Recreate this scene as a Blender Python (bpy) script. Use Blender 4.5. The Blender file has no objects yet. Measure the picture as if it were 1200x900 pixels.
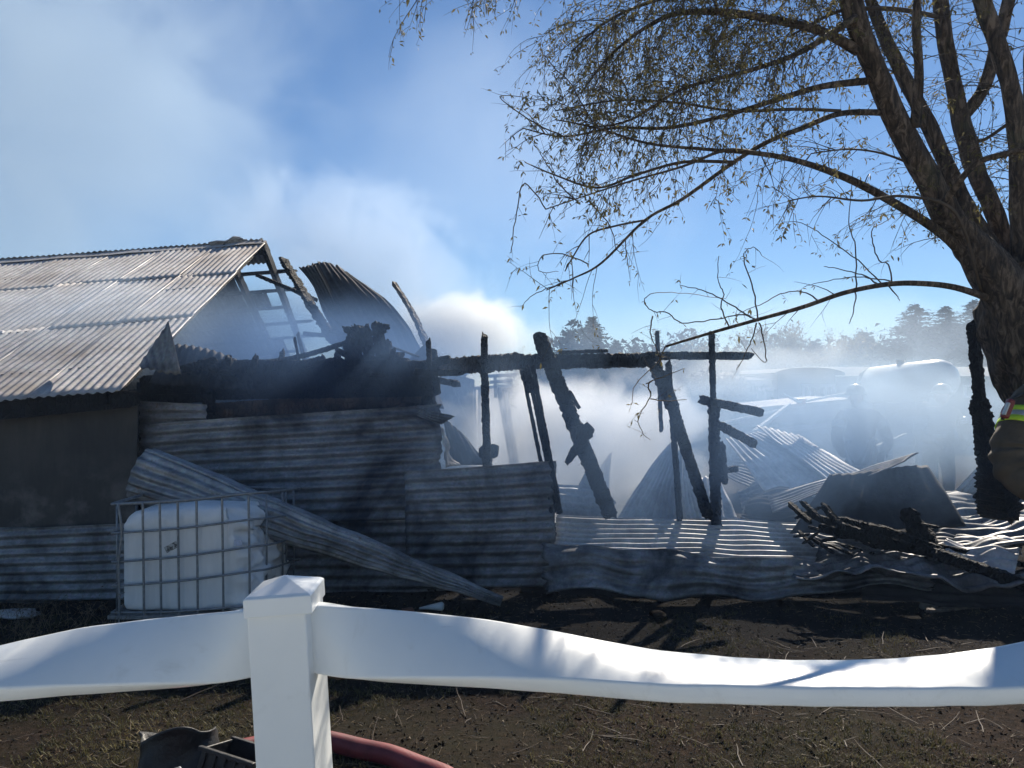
import bpy, bmesh, math, random
from mathutils import Vector, Matrix, noise, Euler
random.seed(7)
S = bpy.context.scene
COL = S.collection
F = 866.7          # focal length in photo pixels (1200 wide)
CH = 1.6           # eye height in metres
R = math.radians
rnd = random.random
def ru(a, b): return a + (b - a) * random.random()

# ------------------------------------------------------------------ camera, world, sun, exposure
cam = bpy.data.objects.new('camera', bpy.data.cameras.new('camera'))
COL.objects.link(cam)
cam.location = (0, 0, CH)
cam.rotation_euler = (R(90), 0, 0)
cam.data.sensor_width = 36
cam.data.lens = 26
cam.data.clip_start = 0.05
cam.data.clip_end = 2000
S.camera = cam

SUN_EL, SUN_AZ = R(34), R(24)      # azimuth measured from +Y towards +X
w = bpy.data.worlds.new('World'); S.world = w; w.use_nodes = True
nt = w.node_tree
bg = nt.nodes['Background']
sky = nt.nodes.new('ShaderNodeTexSky')
sky.sky_type = 'NISHITA'; sky.sun_disc = False
sky.sun_elevation = SUN_EL; sky.sun_rotation = SUN_AZ
sky.altitude = 300; sky.air_density = 1.0; sky.dust_density = 0.0; sky.ozone_density = 6.0
hs = nt.nodes.new('ShaderNodeHueSaturation'); hs.inputs['Saturation'].default_value = 1.04
nt.links.new(sky.outputs[0], hs.inputs['Color']); nt.links.new(hs.outputs[0], bg.inputs[0])
bg.inputs[1].default_value = 0.041
sl = bpy.data.lights.new('sun', 'SUN'); sl.energy = 4.4; sl.angle = R(0.5); sl.color = (1, 0.90, 0.76)
so = bpy.data.objects.new('sun', sl); COL.objects.link(so)
sd = Vector((math.sin(SUN_AZ) * math.cos(SUN_EL), math.cos(SUN_AZ) * math.cos(SUN_EL), math.sin(SUN_EL)))
so.rotation_euler = sd.to_track_quat('Z', 'Y').to_euler()
so.location = sd * 30
S.view_settings.view_transform = 'Standard'
S.view_settings.look = 'None'
S.view_settings.exposure = 1.22
S.view_settings.gamma = 1
S.render.engine = 'CYCLES'
cy = S.cycles
cy.use_denoising = True
cy.max_bounces = 6; cy.diffuse_bounces = 2; cy.glossy_bounces = 2; cy.transmission_bounces = 4
cy.volume_bounces = 3; cy.transparent_max_bounces = 8
cy.volume_step_rate = 1.0; cy.volume_max_steps = 160
cy.use_adaptive_sampling = True; cy.adaptive_threshold = 0.02
cy.sample_clamp_indirect = 4

# ------------------------------------------------------------------ helpers
def P(px, py, d):
    return Vector(((px - 600) / F * d, d, CH + (450 - py) / F * d))
def gz(x, y):
    """height of the ground"""
    z = 0.0
    if y > 3.3: z = -0.06 * (min(y, 7.0) - 3.3)
    if y < 14:
        z += 0.022 * noise.noise(Vector((x * 1.3, y * 1.3, 0))) + 0.012 * noise.noise(Vector((x * 4, y * 4, 3)))
    return z
def Q(px, py):
    """point on the ground seen at a pixel"""
    d = 3.0
    for _ in range(20):
        p = P(px, py, d); d = max(0.5, (CH - gz(p.x, d)) * F / (py - 450))
    p = P(px, py, d); p.z = gz(p.x, p.y); return p

def tag(o, label=None, cat=None, group=None, kind=None):
    if label: o['label'] = label
    if cat: o['category'] = cat
    if group: o['group'] = group
    if kind: o['kind'] = kind
    return o
def empty(name, loc, label, cat, group=None, rz=0):
    o = bpy.data.objects.new(name, None); COL.objects.link(o)
    o.location = loc; o.rotation_euler.z = rz; o.empty_display_size = 0.1
    return tag(o, label, cat, group)

class MB:
    def __init__(s): s.v = []; s.f = []
    def add(s, vs, fs):
        b = len(s.v); s.v += [tuple(v) for v in vs]; s.f += [tuple(i + b for i in f) for f in fs]
    def box(s, c, sz, rot=None, bev=0):
        c = Vector(c); hx, hy, hz = sz[0] / 2, sz[1] / 2, sz[2] / 2
        m = rot.to_3x3() if rot else Matrix.Identity(3)
        vs = [c + m @ Vector((x * hx, y * hy, z * hz)) for z in (-1, 1) for y in (-1, 1) for x in (-1, 1)]
        s.add(vs, [(0, 2, 3, 1), (4, 5, 7, 6), (0, 1, 5, 4), (2, 6, 7, 3), (0, 4, 6, 2), (1, 3, 7, 5)])
    def beam(s, p0, p1, wd, ht, up=(0, 0, 1)):
        p0 = Vector(p0); p1 = Vector(p1); d = (p1 - p0).normalized()
        sd_ = d.cross(Vector(up)).normalized(); u = sd_.cross(d)
        vs = [p + sd_ * a * wd / 2 + u * b * ht / 2 for p in (p0, p1) for a, b in ((-1, -1), (1, -1), (1, 1), (-1, 1))]
        s.add(vs, [(3, 2, 1, 0), (4, 5, 6, 7), (0, 1, 5, 4), (1, 2, 6, 5), (2, 3, 7, 6), (3, 0, 4, 7)])
    def tube(s, pts, rad, n=6, cap=True, wob=0):
        pts = [Vector(p) for p in pts]
        if not hasattr(rad, '__len__'): rad = [rad] * len(pts)
        ref = None; rings = []
        for i, p in enumerate(pts):
            a = pts[max(i - 1, 0)]; b = pts[min(i + 1, len(pts) - 1)]
            t = (b - a)
            if t.length < 1e-9: t = Vector((0, 0, 1))
            t.normalize()
            if ref is None:
                ref = t.orthogonal().normalized()
            ref = (ref - t * ref.dot(t))
            if ref.length < 1e-6: ref = t.orthogonal()
            ref.normalize(); bi = t.cross(ref)
            ring = []
            for k in range(n):
                an = 2 * math.pi * k / n; r = rad[i]
                if wob:
                    r *= 1 + wob * noise.noise(Vector((math.cos(an) * 2, math.sin(an) * 2, i * 0.25 + p.x * 3)))
                    if n > 16: r *= 1.03 - .13 * abs(noise.noise(Vector((math.cos(an) * 5, math.sin(an) * 5, p.z * 2.2 + p.x * 2)))) ** .6
                ring.append(p + ref * math.cos(an) * r + bi * math.sin(an) * r)
            rings.append(ring)
        vs = [v for r_ in rings for v in r_]
        fs = [(i * n + k, i * n + (k + 1) % n, (i + 1) * n + (k + 1) % n, (i + 1) * n + k) for i in range(len(pts) - 1) for k in range(n)]
        if cap: fs += [tuple(reversed(range(n))), tuple((len(pts) - 1) * n + k for k in range(n))]
        s.add(vs, fs)
    def build(s, name, mat, parent=None, smooth=False, bevel=0, origin=None):
        me = bpy.data.meshes.new(name)
        off = Vector(origin) if origin is not None else Vector((0, 0, 0))
        if parent is not None and origin is None:
            inv = Matrix.LocRotScale(parent.location, parent.rotation_euler, None).inverted()
            if parent.parent is not None:
                inv = inv @ Matrix.LocRotScale(parent.parent.location, parent.parent.rotation_euler, None).inverted()
            vs = [inv @ Vector(v) for v in s.v]
        else:
            vs = [Vector(v) - off for v in s.v]
        me.from_pydata([tuple(v) for v in vs], [], s.f); me.update()
        me.materials.append(mat)
        if smooth: me.shade_smooth()
        o = bpy.data.objects.new(name, me); COL.objects.link(o)
        if parent is not None: o.parent = parent
        elif origin is not None: o.location = off
        if bevel:
            b = o.modifiers.new('bevel', 'BEVEL'); b.width = bevel; b.segments = 2; b.limit_method = 'ANGLE'
        return o

def interp(keys, x):
    if x <= keys[0][0]: return keys[0][1]
    for (a, va), (b, vb) in zip(keys, keys[1:]):
        if x <= b:
            t = (x - a) / (b - a); return va + (vb - va) * t
    return keys[-1][1]
def smooth_path(pts, n=6):
    """Catmull-Rom through 4-tuples / vectors"""
    out = []
    pts = [list(p) for p in pts]
    m = len(pts)
    for i in range(m - 1):
        p0 = pts[max(i - 1, 0)]; p1 = pts[i]; p2 = pts[i + 1]; p3 = pts[min(i + 2, m - 1)]
        for k in range(n):
            t = k / n
            out.append([0.5 * (2 * b + (c - a) * t + (2 * a - 5 * b + 4 * c - d) * t * t + (3 * b - a - 3 * c + d) * t ** 3) for a, b, c, d in zip(p0, p1, p2, p3)])
    out.append(pts[-1]); return out

# ------------------------------------------------------------------ materials
def newmat(name):
    m = bpy.data.materials.new(name); m.use_nodes = True
    n = m.node_tree; b = n.nodes['Principled BSDF']; return m, n, b
def N(n, t, **kw):
    x = n.nodes.new(t)
    for k, v in kw.items():
        if k in x.inputs: x.inputs[k].default_value = v
        else: setattr(x, k, v)
    return x
def ramp(n, fac, stops):
    r = n.nodes.new('ShaderNodeValToRGB'); el = r.color_ramp.elements
    while len(el) < len(stops): el.new(0.5)
    for e, (p, c) in zip(el, stops):
        e.position = p; e.color = (*c, 1) if len(c) == 3 else c
    n.links.new(fac, r.inputs[0]); return r.outputs[0]
def tex(n, kind='ShaderNodeTexNoise', scale=5, detail=5, rough=.6, dist=0, stretch=None, coord='Object'):
    tc = n.nodes.new('ShaderNodeTexCoord'); src = tc.outputs[coord]
    if stretch:
        mp = n.nodes.new('ShaderNodeMapping'); mp.inputs['Scale'].default_value = stretch
        n.links.new(src, mp.inputs[0]); src = mp.outputs[0]
    t = n.nodes.new(kind); n.links.new(src, t.inputs['Vector']); t.inputs['Scale'].default_value = scale
    if kind == 'ShaderNodeTexNoise':
        t.inputs['Detail'].default_value = detail; t.inputs['Roughness'].default_value = rough; t.inputs['Distortion'].default_value = dist
    return t
def mix(n, fac, a, b, mode='MIX'):
    m = n.nodes.new('ShaderNodeMix'); m.data_type = 'RGBA'; m.blend_type = mode
    for sock, v in ((m.inputs[0], fac), (m.inputs[6], a), (m.inputs[7], b)):
        if hasattr(v, 'links'): n.links.new(v, sock)
        elif isinstance(v, (int, float)): sock.default_value = v
        else: sock.default_value = (*v, 1)
    return m.outputs[2]
def bump(n, b, h, strength=.5, dist=.01):
    x = n.nodes.new('ShaderNodeBump'); x.inputs['Strength'].default_value = strength; x.inputs['Distance'].default_value = dist
    n.links.new(h, x.inputs['Height']); n.links.new(x.outputs[0], b.inputs['Normal'])

def simple(name, col, rough=.6, metal=0, var=.25, scale=8, bumps=.3, bdist=.004):
    m, n, b = newmat(name)
    t = tex(n, scale=scale)
    c = ramp(n, t.outputs[0], [(.3, tuple(x * (1 - var) for x in col)), (.7, tuple(min(1, x * (1 + var)) for x in col))])
    n.links.new(c, b.inputs['Base Color']); b.inputs['Roughness'].default_value = rough; b.inputs['Metallic'].default_value = metal
    if bumps:
        t2 = tex(n, scale=scale * 6); bump(n, b, t2.outputs[0], bumps, bdist)
    return m

def galv(name, base, soot, sootamt, rust=0.0, rough=.45, metal=.7, scale=1.6, streak=(1, 1, 1)):
    """galvanised sheet with soot clouds, spangle, streaks and rust"""
    m, n, b = newmat(name)
    big = tex(n, scale=scale, detail=8, rough=.65, dist=.6)
    sp = tex(n, 'ShaderNodeTexVoronoi', scale=45)
    st = tex(n, scale=3, detail=6, rough=.7, stretch=streak)
    c = mix(n, .35, base, sp.outputs['Color'], 'SOFT_LIGHT')
    grey = n.nodes.new('ShaderNodeHueSaturation'); grey.inputs['Saturation'].default_value = .25
    n.links.new(c, grey.inputs['Color']); c = grey.outputs[0]
    f2 = ramp(n, st.outputs[0], [(.42, (0, 0, 0)), (.62, (1, 1, 1))])
    c = mix(n, f2, c, mix(n, .5, c, (base[0] * .45, base[1] * .45, base[2] * .48)))
    f1 = ramp(n, big.outputs[0], [(max(0, .62 - sootamt * .5), (0, 0, 0)), (min(1, .86 - sootamt * .5), (1, 1, 1))])
    c = mix(n, f1, c, soot)
    if rust:
        rt = tex(n, scale=4.3, detail=9, rough=.75)
        rf = ramp(n, rt.outputs[0], [(.66 - rust * .3, (0, 0, 0)), (.74 - rust * .2, (1, 1, 1))])
        c = mix(n, rf, c, (.16, .085, .045))
    n.links.new(c, b.inputs['Base Color'])
    b.inputs['Metallic'].default_value = metal
    rr = n.nodes.new('ShaderNodeMapRange'); n.links.new(big.outputs[0], rr.inputs[0])
    rr.inputs[3].default_value = rough - .1; rr.inputs[4].default_value = rough + .3
    n.links.new(rr.outputs[0], b.inputs['Roughness'])
    fine = tex(n, scale=60, detail=4); bump(n, b, fine.outputs[0], .25, .002)
    return m

def char_mat(name, col=(.008, .008, .009), grey=(.020, .0195, .019), scale=28):
    """alligator-charred timber"""
    m, n, b = newmat(name)
    v = tex(n, 'ShaderNodeTexVoronoi', scale=scale, stretch=(1, 1, .6)); v.feature = 'DISTANCE_TO_EDGE'
    t = tex(n, scale=7, detail=6)
    c = ramp(n, t.outputs[0], [(.45, col), (.75, grey)])
    n.links.new(c, b.inputs['Base Color']); b.inputs['Roughness'].default_value = .8; b.inputs['Specular IOR Level'].default_value = .25
    h = ramp(n, v.outputs[0], [(0, (0, 0, 0)), (.14, (1, 1, 1))])
    bump(n, b, h, 1, .008)
    return m

M = {}
M['roof'] = galv('weathered_roof_metal', (.50, .45, .41), (.27, .23, .20), .35, rust=.05, rough=.6, metal=.3, scale=1.1, streak=(6, 1, 1))
M['sheet'] = galv('sooty_corrugated_metal', (.27, .29, .31), (.045, .045, .05), .42, rust=.05, rough=.5, metal=.55, streak=(3, 3, 14))
M['sheet_pale'] = galv('ash_pale_corrugated_metal', (.50, .48, .45), (.17, .155, .14), .25, rust=.05, rough=.5, metal=.45)
M['sheet_dark'] = galv('scorched_corrugated_metal', (.05, .05, .053), (.014, .014, .016), .5, rust=.1, rough=.75, metal=.15)
M['sheet_mid'] = galv('smoked_corrugated_metal', (.22, .22, .225), (.05, .048, .047), .38, rust=.12, rough=.45, metal=.6, streak=(14, 3, 3))
M['zinc'] = galv('zinc_rolled_metal', (.34, .36, .37), (.05, .05, .05), .38, rust=.15, rough=.45, metal=.6, streak=(2, 9, 9))
M['char'] = char_mat('charred_timber')
M['char_black'] = char_mat('blackened_timber', (.006, .006, .006), (.016, .015, .014), 22)
M['char_brown'] = char_mat('half_charred_timber', (.035, .028, .024), (.13, .095, .075))
M['ashwood'] = char_mat('ash_grey_timber', (.10, .085, .075), (.30, .25, .21), 16)
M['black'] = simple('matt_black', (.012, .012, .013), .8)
def panel_mat():
    m, n, b = newmat('scorched_flat_panel')
    a = tex(n, scale=1.3, detail=7, rough=.6, dist=.5); s_ = tex(n, scale=4, detail=5, stretch=(6, 6, .7)); k = tex(n, scale=3, detail=8)
    c = ramp(n, a.outputs[0], [(.3, (.022, .022, .024)), (.5, (.05, .047, .045)), (.75, (.10, .088, .078))])
    c = mix(n, .45, c, ramp(n, s_.outputs[0], [(.35, (.2, .2, .2)), (.65, (.7, .68, .66))]), 'MULTIPLY')
    sep = n.nodes.new('ShaderNodeSeparateXYZ'); tc = n.nodes.new('ShaderNodeTexCoord'); n.links.new(tc.outputs['Object'], sep.inputs[0])
    mr = n.nodes.new('ShaderNodeMapRange'); mr.inputs[1].default_value = .65; mr.inputs[2].default_value = 1.15; mr.inputs[3].default_value = 1; mr.inputs[4].default_value = 0
    n.links.new(sep.outputs[2], mr.inputs[0])
    g = n.nodes.new('ShaderNodeMath'); g.operation = 'MULTIPLY'; n.links.new(mr.outputs[0], g.inputs[0])
    n.links.new(ramp(n, k.outputs[0], [(.46, (0, 0, 0)), (.70, (1, 1, 1))]), g.inputs[1])
    c = mix(n, g.outputs[0], c, (.22, .20, .185))          # heat-bleached patches low on the panel
    n.links.new(c, b.inputs['Base Color']); b.inputs['Roughness'].default_value = .7
    bump(n, b, s_.outputs[0], .3, .004); return m
M['panel'] = panel_mat()
def vinyl():
    m, n, b = newmat('white_vinyl')
    t = tex(n, scale=3, detail=6); g = tex(n, scale=55, detail=6, rough=.8)
    c = ramp(n, t.outputs[0], [(.3, (.74, .77, .76)), (.7, (.82, .84, .83))])
    sp = ramp(n, g.outputs[0], [(.68, (0, 0, 0)), (.76, (1, 1, 1))])
    f = n.nodes.new('ShaderNodeMath'); f.operation = 'MULTIPLY'; f.inputs[1].default_value = .35; n.links.new(sp, f.inputs[0])
    c = mix(n, f.outputs[0], c, (.35, .36, .28))
    g2 = tex(n, scale=6, detail=10, rough=.75, dist=1.2); sc = tex(n, scale=7, detail=3, stretch=(.3, 6, 14))
    c = mix(n, ramp(n, g2.outputs[0], [(.56, (0, 0, 0)), (.72, (.28, .28, .28))]), c, (.42, .41, .35))
    c = mix(n, ramp(n, sc.outputs[0], [(.70, (0, 0, 0)), (.74, (.25, .25, .25))]), c, (.40, .42, .42))
    n.links.new(c, b.inputs['Base Color']); b.inputs['Roughness'].default_value = .28
    b.inputs['Subsurface Weight'].default_value = 0.0
    bump(n, b, t.outputs[0], .15, .01); return m
M['vinyl'] = vinyl()
def ground_mat():
    m, n, b = newmat('trampled_soil')
    a = tex(n, scale=1.1, detail=8, rough=.65); c1 = tex(n, scale=26, detail=8, rough=.8); gr = tex(n, scale=.7, detail=4)
    c = ramp(n, c1.outputs[0], [(.3, (.005, .004, .003)), (.5, (.017, .011, .008)), (.64, (.045, .030, .021)), (.78, (.14, .10, .07))])
    c = mix(n, ramp(n, a.outputs[0], [(.42, (0, 0, 0)), (.6, (1, 1, 1))]), c, mix(n, .6, c, (.022, .022, .012)))
    sep = n.nodes.new('ShaderNodeSeparateXYZ'); tc = n.nodes.new('ShaderNodeTexCoord'); n.links.new(tc.outputs['Object'], sep.inputs[0])
    mr = n.nodes.new('ShaderNodeMapRange'); mr.inputs[1].default_value = 4.3; mr.inputs[2].default_value = 5.1; n.links.new(sep.outputs[1], mr.inputs[0])
    mr2 = n.nodes.new('ShaderNodeMapRange'); mr2.inputs[1].default_value = 18; mr2.inputs[2].default_value = 10; n.links.new(sep.outputs[1], mr2.inputs[0])
    f = n.nodes.new('ShaderNodeMath'); f.operation = 'MULTIPLY'; n.links.new(mr.outputs[0], f.inputs[0]); n.links.new(mr2.outputs[0], f.inputs[1])
    c = mix(n, f.outputs[0], c, (.012, .011, .011))         # ash and char round the burnt shed, plus wall shade painted into the near edge
    far = n.nodes.new('ShaderNodeMapRange'); far.inputs[1].default_value = 16; far.inputs[2].default_value = 24; n.links.new(sep.outputs[1], far.inputs[0])
    c = mix(n, far.outputs[0], c, (.17, .14, .09))          # dry field behind
    n.links.new(c, b.inputs['Base Color']); b.inputs['Roughness'].default_value = 1; b.inputs['Specular IOR Level'].default_value = .08
    bump(n, b, c1.outputs[0], .9, .02); return m
M['ground'] = ground_mat()
def bark():
    m, n, b = newmat('willow_bark')
    t = tex(n, scale=9, detail=8, rough=.7, dist=1.0, stretch=(3, 3, .7)); t2 = tex(n, scale=4)
    c = ramp(n, t.outputs[0], [(.36, (.012, .009, .007)), (.5, (.07, .05, .036)), (.62, (.20, .15, .11))])
    c = mix(n, ramp(n, t2.outputs[0], [(.58, (0, 0, 0)), (.75, (.5, .5, .5))]), c, (.09, .10, .05))
    n.links.new(c, b.inputs['Base Color']); b.inputs['Roughness'].default_value = .9
    bump(n, b, t.outputs[0], 1, .03); return m
M['bark'] = bark()
M['twig'] = simple('willow_twig', (.06, .043, .03), .75, 0, .3, 20, 0)
def leafmat(name, c1, c2, trans=.35):
    m, n, b = newmat(name); b.inputs['Specular IOR Level'].default_value = .15
    t = tex(n, scale=2.5); c = ramp(n, t.outputs[0], [(.35, c1), (.65, c2)])
    n.links.new(c, b.inputs['Base Color']); b.inputs['Roughness'].default_value = .6
    tr = n.nodes.new('ShaderNodeBsdfTranslucent'); n.links.new(c, tr.inputs[0])
    ms = n.nodes.new('ShaderNodeMixShader'); ms.inputs[0].default_value = trans
    n.links.new(b.outputs[0], ms.inputs[1]); n.links.new(tr.outputs[0], ms.inputs[2])
    n.links.new(ms.outputs[0], n.nodes['Material Output'].inputs['Surface']); return m
M['leaf'] = leafmat('willow_leaf', (.09, .082, .038), (.17, .145, .065))
M['needle'] = leafmat('conifer_needles', (.008, .014, .010), (.020, .030, .018), .02)
for _n in M['needle'].node_tree.nodes:
    if _n.type == 'BSDF_PRINCIPLED': _n.inputs['Roughness'].default_value = 1; _n.inputs['Specular IOR Level'].default_value = 0
M['grass'] = leafmat('dry_grass', (.035, .038, .014), (.13, .115, .05))
M['straw'] = leafmat('straw', (.08, .06, .038), (.22, .17, .11), .1)
M['chip'] = simple('charcoal_chip', (.02, .018, .017), .8, 0, .5, 30)
M['wire'] = simple('galvanised_wire', (.24, .25, .26), .45, .4, .3, 30, 0)

# ------------------------------------------------------------------ corrugated sheet and charred timber builders
def sheet(name, c, mat, pitch=.076, amp=.009, nu=16, crumple=0, cf=1.5, bend=None, rag=0, parent=None, seed=0, spw=6, flare=None, thick=.0015):
    """c = four corners (u0v0, u1v0, u1v1, u0v1); the ribs run along u"""
    c = [Vector(q) for q in c]
    L = ((c[3] - c[0]).length + (c[2] - c[1]).length) / 2
    nw = max(2, round(L / pitch)); nv = nw * spw
    nrm = (c[1] - c[0]).cross(c[3] - c[0]).normalized()
    vs = []; fs = []
    for j in range(nv + 1):
        v = j / nv
        r0 = rag * noise.noise(Vector((v * 9, seed, 1))) + rag * .5 * noise.noise(Vector((v * 40, seed, 5))); r1 = rag * noise.noise(Vector((v * 9, seed, 7))) + rag * .5 * noise.noise(Vector((v * 37, seed, 9)))
        for i in range(nu + 1):
            u = i / nu
            uu = r0 * (1 - u) + u * (1 + r1) if rag else u
            p = c[0] * (1 - uu) * (1 - v) + c[1] * uu * (1 - v) + c[2] * uu * v + c[3] * (1 - uu) * v
            p = p + nrm * amp * math.sin(2 * math.pi * v * nw)
            if crumple:
                q = p * cf + Vector((seed * 3.1, 0, 0))
                p = p + nrm * crumple * (noise.noise(q) + .5 * noise.noise(q * 2.3)) + (c[3] - c[0]).normalized() * crumple * .35 * noise.noise(q + Vector((9, 9, 9)))
            if bend: p = p + Vector(bend(u, v))
            vs.append(p)
    for j in range(nv):
        for i in range(nu):
            a = j * (nu + 1) + i; fs.append((a, a + 1, a + nu + 2, a + nu + 1))
    mb = MB(); mb.add(vs, fs)
    org = None if parent is not None else (c[0] + c[1] + c[2] + c[3]) / 4
    o = mb.build(name, mat, parent, smooth=True, origin=org)
    so_ = o.modifiers.new('thickness', 'SOLIDIFY'); so_.thickness = thick; so_.offset = 0
    return o

def charred(mb, p0, p1, wd, ht, seg=.014, rough=.15, up=(0, 0, 1), taper=0, seed=0, bow=0):
    """burnt squared timber: blocky alligatored sides and eaten ends"""
    p0 = Vector(p0); p1 = Vector(p1); L = (p1 - p0).length; d = (p1 - p0) / L
    sd_ = d.cross(Vector(up))
    if sd_.length < .05: sd_ = d.cross(Vector((0, 1, 0)))
    sd_.normalize(); u = sd_.cross(d)
    n = max(4, int(L / seg)); base = [(-1, -1), (-.3, -1.02), (.35, -1), (1, -1), (1.02, -.3), (1, .35), (1, 1), (.3, 1.02), (-.35, 1), (-1, 1), (-1.02, .3), (-1, -.35)]
    rings = []
    for i in range(n + 1):
        t = i / n; k = 1 - taper * t
        e = min(t, 1 - t) * L / max(wd, ht)
        k *= min(1, .72 + e * 1.2)
        ring = []
        for j, (a, b) in enumerate(base):
            jn = noise.noise(Vector((j * .9 + seed * 7, t * L * 9, seed)))
            blk = .8 * noise.cell(Vector((t * L * 42 + seed, j * .9, seed))) + .5 * noise.cell(Vector((t * L * 90 + seed, j * 1.3, seed + 4)))
            s_ = k * (1 + rough * .7 * jn + rough * (blk - .6) * 1.1)
            off = u * bow * math.sin(math.pi * t)
            endj = d * ((ru(-1, 1) * .22 + .35 * a * math.sin(seed * 5 + 1) + .25 * b * math.cos(seed * 3)) * min(wd, ht) if i in (0, n) else 0)
            ring.append(p0 + d * L * t + sd_ * a * wd / 2 * s_ + u * b * ht / 2 * s_ + off + endj)
        rings.append(ring)
    m_ = len(base)
    fs = [(i * m_ + j, i * m_ + (j + 1) % m_, (i + 1) * m_ + (j + 1) % m_, (i + 1) * m_ + j) for i in range(n) for j in range(m_)]
    fs += [tuple(reversed(range(m_))), tuple(n * m_ + j for j in range(m_))]
    mb.add([v for r_ in rings for v in r_], fs)
def timber(name, p0, p1, wd, ht, mat, parent=None, **kw):
    mb = MB(); charred(mb, p0, p1, wd, ht, **kw)
    org = None if parent is not None else (Vector(p0) + Vector(p1)) / 2
    return mb.build(name, mat, parent, smooth=False, origin=org)

# ------------------------------------------------------------------ ground
def build_ground():
    xs = [-400, -200, -100, -50, -25, -15] + [-10 + i * .16 for i in range(126)] + [15, 25, 50, 100, 200, 400]
    ys = [-60, -20, -8, -3, 0] + [1 + i * .12 for i in range(92)] + [14, 18, 25, 40, 70, 120, 220, 400, 700]
    vs = [(x, y, gz(x, y)) for y in ys for x in xs]; W = len(xs)
    fs = [(j * W + i, j * W + i + 1, (j + 1) * W + i + 1, (j + 1) * W + i) for j in range(len(ys) - 1) for i in range(W - 1)]
    mb = MB(); mb.add(vs, fs); tag(mb.build('ground', M['ground'], smooth=True), 'dark trampled soil with straw and ash in front of the burnt shed', kind='structure')
build_ground()
def bounce_ground():  # unseen pale ground, added to bounce sunlight onto the shaded fence faces
    m, n, b = newmat('pale_bounce_surface')
    a = tex(n, scale=1.2, detail=6); c1 = tex(n, scale=60, detail=6, rough=.8)
    c = ramp(n, c1.outputs[0], [(.3, (.42, .42, .39)), (.7, (.62, .62, .57))])
    c = mix(n, .3, c, ramp(n, a.outputs[0], [(.4, (.45, .45, .38)), (.6, (.6, .6, .55))]))
    n.links.new(c, b.inputs['Base Color']); b.inputs['Roughness'].default_value = .95; bump(n, b, c1.outputs[0], .8, .01)
    xs = [-40, -20, -10, -5, -2, 0, 2, 5, 10, 20, 40]; ys = [-30, -15, -8, -4, -2, -1, 0, .5, .9]
    vs = [(x, y, gz(x, y) + .035 if y < .6 else gz(x, y) + .012) for y in ys for x in xs]; W = len(xs)
    mb = MB(); mb.add(vs, [(j * W + i, j * W + i + 1, (j + 1) * W + i + 1, (j + 1) * W + i) for j in range(len(ys) - 1) for i in range(W - 1)])
    tag(mb.build('bounce_ground', m, smooth=True), 'unseen pale ground added on the near side of the fence to bounce sunlight', kind='structure')
bounce_ground()

# ------------------------------------------------------------------ barn on the left
barn = empty('burnt_barn', P(100, 700, 5.9), 'low metal-roofed barn with a burnt-out gable end and corrugated walls', 'barn')
E1 = P(140, 457, 5.8); R1 = P(312, 284, 10.65); LV = Vector((-1, -.095, -.095)); RV = R1 - E1
def roofpt(t, s): return E1 + LV * t + RV * s       # t metres leftwards, s 0..1 up the slope
rnr = random.Random(3)
rn_ = RV.cross(LV).normalized()
if rn_.z < 0: rn_ = -rn_
ncol, rows = 10, [(0, .36), (.345, .69), (.675, 1.0)]
wcol = .70
for k in range(ncol):
    for r_, (s0, s1) in enumerate(rows):
        t0 = k * wcol - .03; t1 = (k + 1) * wcol + .02
        off = rn_ * (.0025 * (k % 2) + .003 * r_ + rnr.uniform(-.002, .003))
        js = rnr.uniform(-.006, .006)
        if k == 0: t0 = -.0
        c = [roofpt(t0, s0 + (js if r_ else 0)) + off, roofpt(t0, s1) + off, roofpt(t1, s1) + off, roofpt(t1, s0 + (js if r_ else 0)) + off]
        sheet('roof_sheet', c, M['roof'], nu=14, amp=.008, crumple=.015, cf=.9, parent=barn, seed=k * 3 + r_, rag=.004, spw=6)
# ridge cap with torn end
mb = MB(); pts = []
rid = [roofpt(t, 1.0) + Vector((0, 0, .03 + .015 * noise.noise(Vector((t * 2, 0, 0))))) for t in [i * .3 for i in range(25)]]
vs = []; fs = []
fd = Vector((RV.x, RV.y, 0)).normalized()
for i, p in enumerate(rid):
    vs += [p - fd * .16 - Vector((0, 0, .07)), p, p + fd * .16 - Vector((0, 0, .07))]
fs = [(3 * i + k, 3 * i + k + 1, 3 * i + k + 4, 3 * i + k + 3) for i in range(len(rid) - 1) for k in range(2)]
mb.add(vs, fs); o = mb.build('ridge_cap', M['roof'], barn); o.modifiers.new('t', 'SOLIDIFY').thickness = .004
a = roofpt(.75, 1.0)
sheet('torn_ridge_flap', [a + Vector((0, -.1, .03)), a + Vector((.42, .0, .14)), a + Vector((.5, .25, .04)), a + Vector((0, .25, .0))], M['sheet_pale'], pitch=.06, amp=.01, nu=8, crumple=.06, cf=6, parent=barn, rag=.15)
# rafters under the near slope, gable side first
dn = -rn_
for t, m_ in ((.02, 'char'), (1.2, 'char'), (2.4, 'char'), (3.6, 'char')):
    timber('rafter', roofpt(t + .12, .0) + dn * .07, roofpt(t + .12, 1.0) + dn * .07, .05, .11, M['char_black'], barn, seed=t, rough=.05)
for s in (.12, .35, .58, .8, .97):
    timber('purlin', roofpt(.06, s) + dn * .03, roofpt(6.9, s) + dn * .03, .07, .035, M['char'], barn, seed=s, rough=.05, seg=.08)
timber('eave_board', roofpt(-.1, .012) + Vector((0, .03, -.1)), roofpt(6.9, .012) + Vector((0, .03, -.1)), .03, .14, M['char'], barn, rough=.04, seg=.08)
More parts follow.
